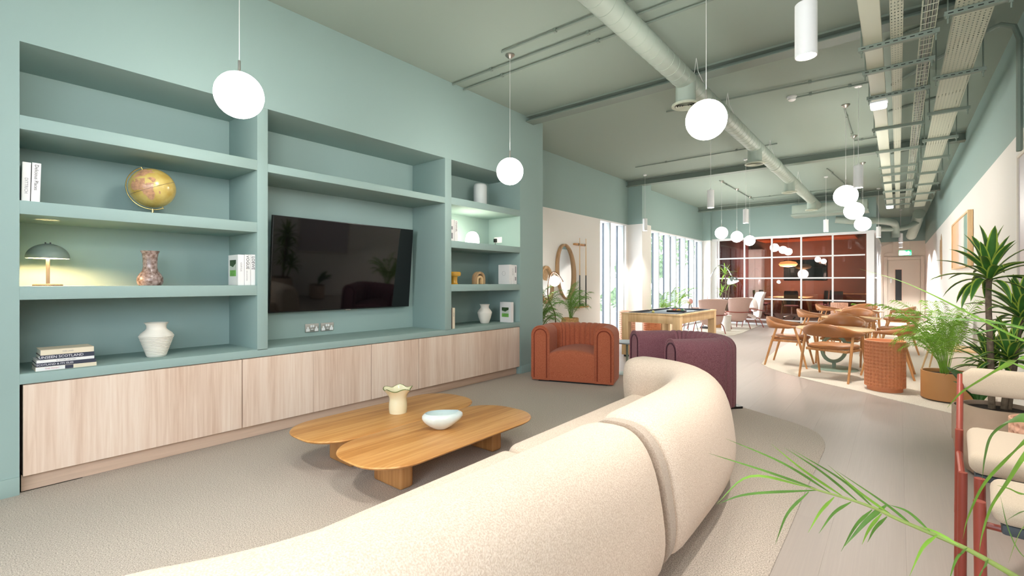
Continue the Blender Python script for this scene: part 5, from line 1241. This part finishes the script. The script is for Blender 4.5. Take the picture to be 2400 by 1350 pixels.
# dracaenas: every strap leaf is a part
def drac_leaf(L, w, bend):
    P = [Vector((L*q*(1-.18*bend*q), 0, L*(.22*q-bend*.8*q**2.2))) for q in [i/8 for i in range(9)]]
    return MB().ribbon(P, [w*max(.06, (math.sin(PI*min(1, .14+.86*q)))**.7)*(1 if q < .98 else .1) for q in [i/8 for i in range(9)]], mis=True, fold=.35)
def dracaena(lab, loc, pot, heads, trunks, L=.34, w=.027, leafm=None, seed=5, nper=36, wall=.31):
    t = thing('potted_dracaena', lab, 'potted plant', loc, 0); pot(t); rnd = random.Random(seed)
    for tk in trunks: MB().tube(spline(tk, 6), [.019-.004*i/(6*(len(tk)-1)) for i in range(6*(len(tk)-1)+1)], 10).build('trunk', M_trunk, t)
    base = [drac_leaf(L*s_, w, b_).build('leaf', leafm or (M_leafd, M_lime), t, smooth=60) for s_, b_ in ((.95, .2), (1.0, .4), (1.0, .55), (.9, .85))]; used = [0]*4
    for hx_, hy_, hz_, sc in heads:
        for k in range(nper):
            q = k/nper; v = min(3, int(q*4)); el = R(74-88*q+rnd.uniform(-8, 8)); az = k*2.399+rnd.uniform(-.2, .2)
            o = base[v] if not used[v] else base[v].copy()
            if used[v]: COL.objects.link(o)
            used[v] = 1
            o.location = (hx_+.012*math.cos(az), hy_+.012*math.sin(az), hz_+.07*(1-q)-.03); o.rotation_euler = (0, -el, az); s_ = sc*rnd.uniform(.8, 1.1)*(.68 if hx_+.33*math.cos(az)*math.cos(el) > wall else 1); o.scale = (s_, s_, s_)
    return t
def stone_pot(t):
    MB().lathe([(.14, 0), (.17, .02), (.215, .14), (.228, .25), (.218, .36), (.195, .44), (.18, .462), (.17, .462), (.165, .43), (.002, .42)], 48).build('pot', M_stonepot, t, smooth=50)
    MB().lathe([(.166, .435), (.002, .445)], 30).build('soil', M_soil, t)
dracaena('tall dracaena with lime-edged leaves in a rounded stone pot on the right', (.52, 4.52, .006), stone_pot, [(-.04, .02, 1.325, 1.0), (.12, .10, 1.06, .95), (.06, .06, .78, .9), (-.02, .16, .70, .8)],
         [[(-.03, 0, .42), (-.035, .01, .8), (-.045, .015, 1.15), (-.04, .02, 1.34)], [(.05, .05, .42), (.09, .08, .8), (.12, .10, 1.09)], [(.03, .03, .42), (.06, .06, .77)], [(-.02, .08, .42), (-.02, .16, .69)]])
dracaena('slender dracaena standing before the glass partition', (-4.12, 15.4, .006), pot_simple(.16, .4, M_stonepot), [(0, 0, 1.55, 1.0), (.12, .02, 1.22, .85), (-.1, 0, 1.0, .7)],
         [[(0, 0, .36), (.02, 0, 1.0), (0, 0, 1.63)], [(.03, .02, .36), (.12, .02, 1.2)], [(-.03, 0, .36), (-.1, 0, .98)]], L=.38, w=.02, leafm=(M_leaf2, M_lime), seed=9, nper=16, wall=9)
# broad-leaved plant in front of the dracaena pot
bl = thing('broad_leaf_plant', 'dark broad-leaved plant between the palm pot and the dracaena', 'potted plant', (.50, 5.30, .006)); pot_simple(.16, .30, M_stonepot)(bl)
rnd = random.Random(3)
for k in range(11):
    az = 1.0+((k*.618) % 1)*1.7; L_ = rnd.uniform(.36, .52); el = rnd.uniform(.95, 1.4)
    P = [Vector((L_*q*math.cos(el)+.1*q*q, 0, L_*q*math.sin(el)-.16*q*q)) for q in [i/7 for i in range(8)]]
    o = MB().ribbon(P, [.052*max(.08, math.sin(PI*min(1, max(0, (q-.2)/.8)))**.8) if q > .2 else .006 for q in [i/7 for i in range(8)]], fold=.3).build('leaf', M_leafd, bl, smooth=60)
    o.location = (0, 0, .27); o.rotation_euler = (0, 0, az)
# ---------------------------------------------------------------- foreground palm reaching in from the right
RACHIS= [(0.209, 1.282, 0.729), (0.189, 1.313, 0.728), (0.174, 1.347, 0.723), (0.14, 1.366, 0.731), (0.104, 1.383, 0.738), (0.057, 1.391, 0.746), (-0.004, 1.387, 0.762), (-0.042, 1.403, 0.767), (-0.094, 1.407, 0.773), (-0.155, 1.404, 0.778), (-0.179, 1.431, 0.77)]
LEAFLETS= [[(-0.179, 1.431, 0.77), (-0.303, 1.367, 0.786), (-0.379, 1.331, 0.703)], [(-0.157, 1.429, 0.77), (-0.273, 1.373, 0.807), (-0.39, 1.303, 0.845)], [(-0.129, 1.426, 0.769), (-0.23, 1.382, 0.834), (-0.349, 1.31, 0.891)], [(-0.101, 1.423, 0.767), (-0.185, 1.393, 0.823), (-0.253, 1.363, 0.884)], [(-0.073, 1.418, 0.766), (-0.147, 1.396, 0.828), (-0.223, 1.36, 0.882)], [(-0.044, 1.413, 0.763), (-0.108, 1.399, 0.819), (-0.204, 1.346, 0.885)], [(-0.007, 1.404, 0.757), (-0.07, 1.391, 0.8), (-0.132, 1.366, 0.859)], [(0.028, 1.393, 0.75), (-0.025, 1.388, 0.79), (-0.112, 1.342, 0.857)], [(0.054, 1.384, 0.753), (0.017, 1.392, 0.781), (-0.017, 1.39, 0.788)], [(0.098, 1.364, 0.747), (0.066, 1.377, 0.756), (0.037, 1.378, 0.762)], [(-0.157, 1.429, 0.769), (-0.303, 1.349, 0.745), (-0.372, 1.318, 0.71)], [(-0.179, 1.431, 0.758), (-0.227, 1.43, 0.687), (-0.256, 1.432, 0.595)], [(-0.124, 1.426, 0.762), (-0.155, 1.439, 0.71), (-0.182, 1.443, 0.646)], [(-0.089, 1.421, 0.762), (-0.126, 1.429, 0.719), (-0.157, 1.43, 0.658)], [(-0.048, 1.414, 0.758), (-0.08, 1.426, 0.705), (-0.11, 1.427, 0.63)], [(-0.03, 1.41, 0.756), (-0.054, 1.428, 0.705), (-0.069, 1.442, 0.655)], [(-0.02, 1.407, 0.753), (-0.043, 1.427, 0.71), (-0.058, 1.441, 0.665)], [(-0.02, 1.407, 0.781), (-0.059, 1.414, 0.727), (-0.101, 1.406, 0.656)], [(0.066, 1.379, 0.751), (0.042, 1.398, 0.706), (0.02, 1.405, 0.631)], [(0.111, 1.357, 0.749), (0.097, 1.385, 0.71), (0.086, 1.402, 0.649)], [(0.14, 1.34, 0.743), (0.135, 1.374, 0.706), (0.128, 1.395, 0.663)]]
BLADES= [[(0.287, 1.398, 1.139), (0.2, 1.418, 1.179), (0.127, 1.449, 1.227), (0.051, 1.476, 1.277), (-0.004, 1.522, 1.307), (-0.079, 1.551, 1.336)], [(0.303, 1.476, 1.164), (0.211, 1.491, 1.202), (0.103, 1.493, 1.215), (0.027, 1.521, 1.215), (-0.031, 1.564, 1.209), (-0.074, 1.62, 1.199)], [(0.303, 1.476, 1.156), (0.22, 1.559, 1.194), (0.104, 1.614, 1.221), (-0.023, 1.662, 1.221)], [(0.287, 1.398, 1.163), (0.196, 1.389, 1.147), (0.17, 1.432, 1.118), (0.14, 1.472, 1.08), (0.112, 1.513, 1.041), (0.093, 1.563, 0.995)], [(0.287, 1.398, 1.196), (0.198, 1.403, 1.204), (0.183, 1.468, 1.201), (0.129, 1.502, 1.18), (0.087, 1.545, 1.152), (0.045, 1.588, 1.11)], [(0.255, 1.243, 1.084), (0.182, 1.291, 1.139), (0.151, 1.373, 1.141), (0.126, 1.46, 1.134)], [(0.287, 1.398, 1.175), (0.2, 1.413, 1.179), (0.174, 1.478, 1.173), (0.137, 1.534, 1.16)], [(0.198, 1.132, 1.074), (0.165, 1.156, 1.074), (0.151, 1.196, 1.058), (0.132, 1.233, 1.019), (0.129, 1.282, 0.966), (0.131, 1.335, 0.903)], [(0.212, 1.207, 1.092), (0.175, 1.229, 1.02), (0.155, 1.265, 0.971), (0.127, 1.293, 0.904), (0.109, 1.33, 0.82), (0.106, 1.379, 0.756)], [(0.212, 1.207, 1.082), (0.174, 1.223, 0.998), (0.154, 1.253, 0.93), (0.138, 1.287, 0.869), (0.13, 1.327, 0.798), (0.13, 1.373, 0.736)], [(0.212, 1.207, 0.925), (0.177, 1.244, 0.889), (0.168, 1.301, 0.853), (0.156, 1.356, 0.807)], [(0.204, 1.201, 0.941), (0.177, 1.244, 0.864), (0.174, 1.306, 0.808), (0.172, 1.369, 0.735)], [(0.225, 1.283, 0.929), (0.187, 1.317, 0.896), (0.172, 1.369, 0.885), (0.162, 1.425, 0.87)], [(0.225, 1.283, 0.784), (0.187, 1.317, 0.774), (0.172, 1.369, 0.801), (0.167, 1.429, 0.851)]]
fp = thing('foreground_palm', 'foreground palm reaching into the picture from the right edge', 'potted plant', (.30, 1.25, 0))
FO = Vector((.30, 1.25, 0))
pot_simple(.15, .42, M_tanpot)(fp)
MB().tube(spline([(0, 0, .38), (.0, .02, .6), (-.02, .05, .85)], 5), [.03]*10+[.022], 10).build('trunk', M_trunk, fp)
def rel(p): return Vector(p)-FO
rp_ = spline([(-.02, .05, .85)]+[rel(p) for p in RACHIS], 5)
fr_ = MB().tube(rp_, [.0065*(1-.8*i/(len(rp_)-1))+.0008 for i in range(len(rp_))], 8).build('frond', M_stem, fp, smooth=60)
def blade(pts, wmax, m, parent, name, up=(0, 0, 1), base=.25):
    P = spline([rel(p) for p in pts], 6); n = len(P)
    w = [wmax*max(.05, min(1, base+3*i/(n-1))*(1-(i/(n-1))**2.2)) for i in range(n)]
    o = MB().ribbon(P, w, up=up, fold=.3).build(name, m, parent, smooth=60)
    return o
for i, L_ in enumerate(LEAFLETS): blade(L_, .0038 if i != 17 else .006, (M_leaf, M_leaf2)[i % 3 == 0], fr_, 'leaflet', up=(.3, -.6, .7))
BW = [.0042, .0036, .0034, .0055, .005, .0075, .005, .0085, .0055, .006, .003, .003, .0022, .003]
for i, b_ in enumerate(BLADES): blade(b_, BW[i], (M_leaf2, M_leaf)[i % 3 == 1], fp, 'long_leaflet', up=(.4, -.5, .75) if i < 7 else (.633, -.774, .15), base=.5)
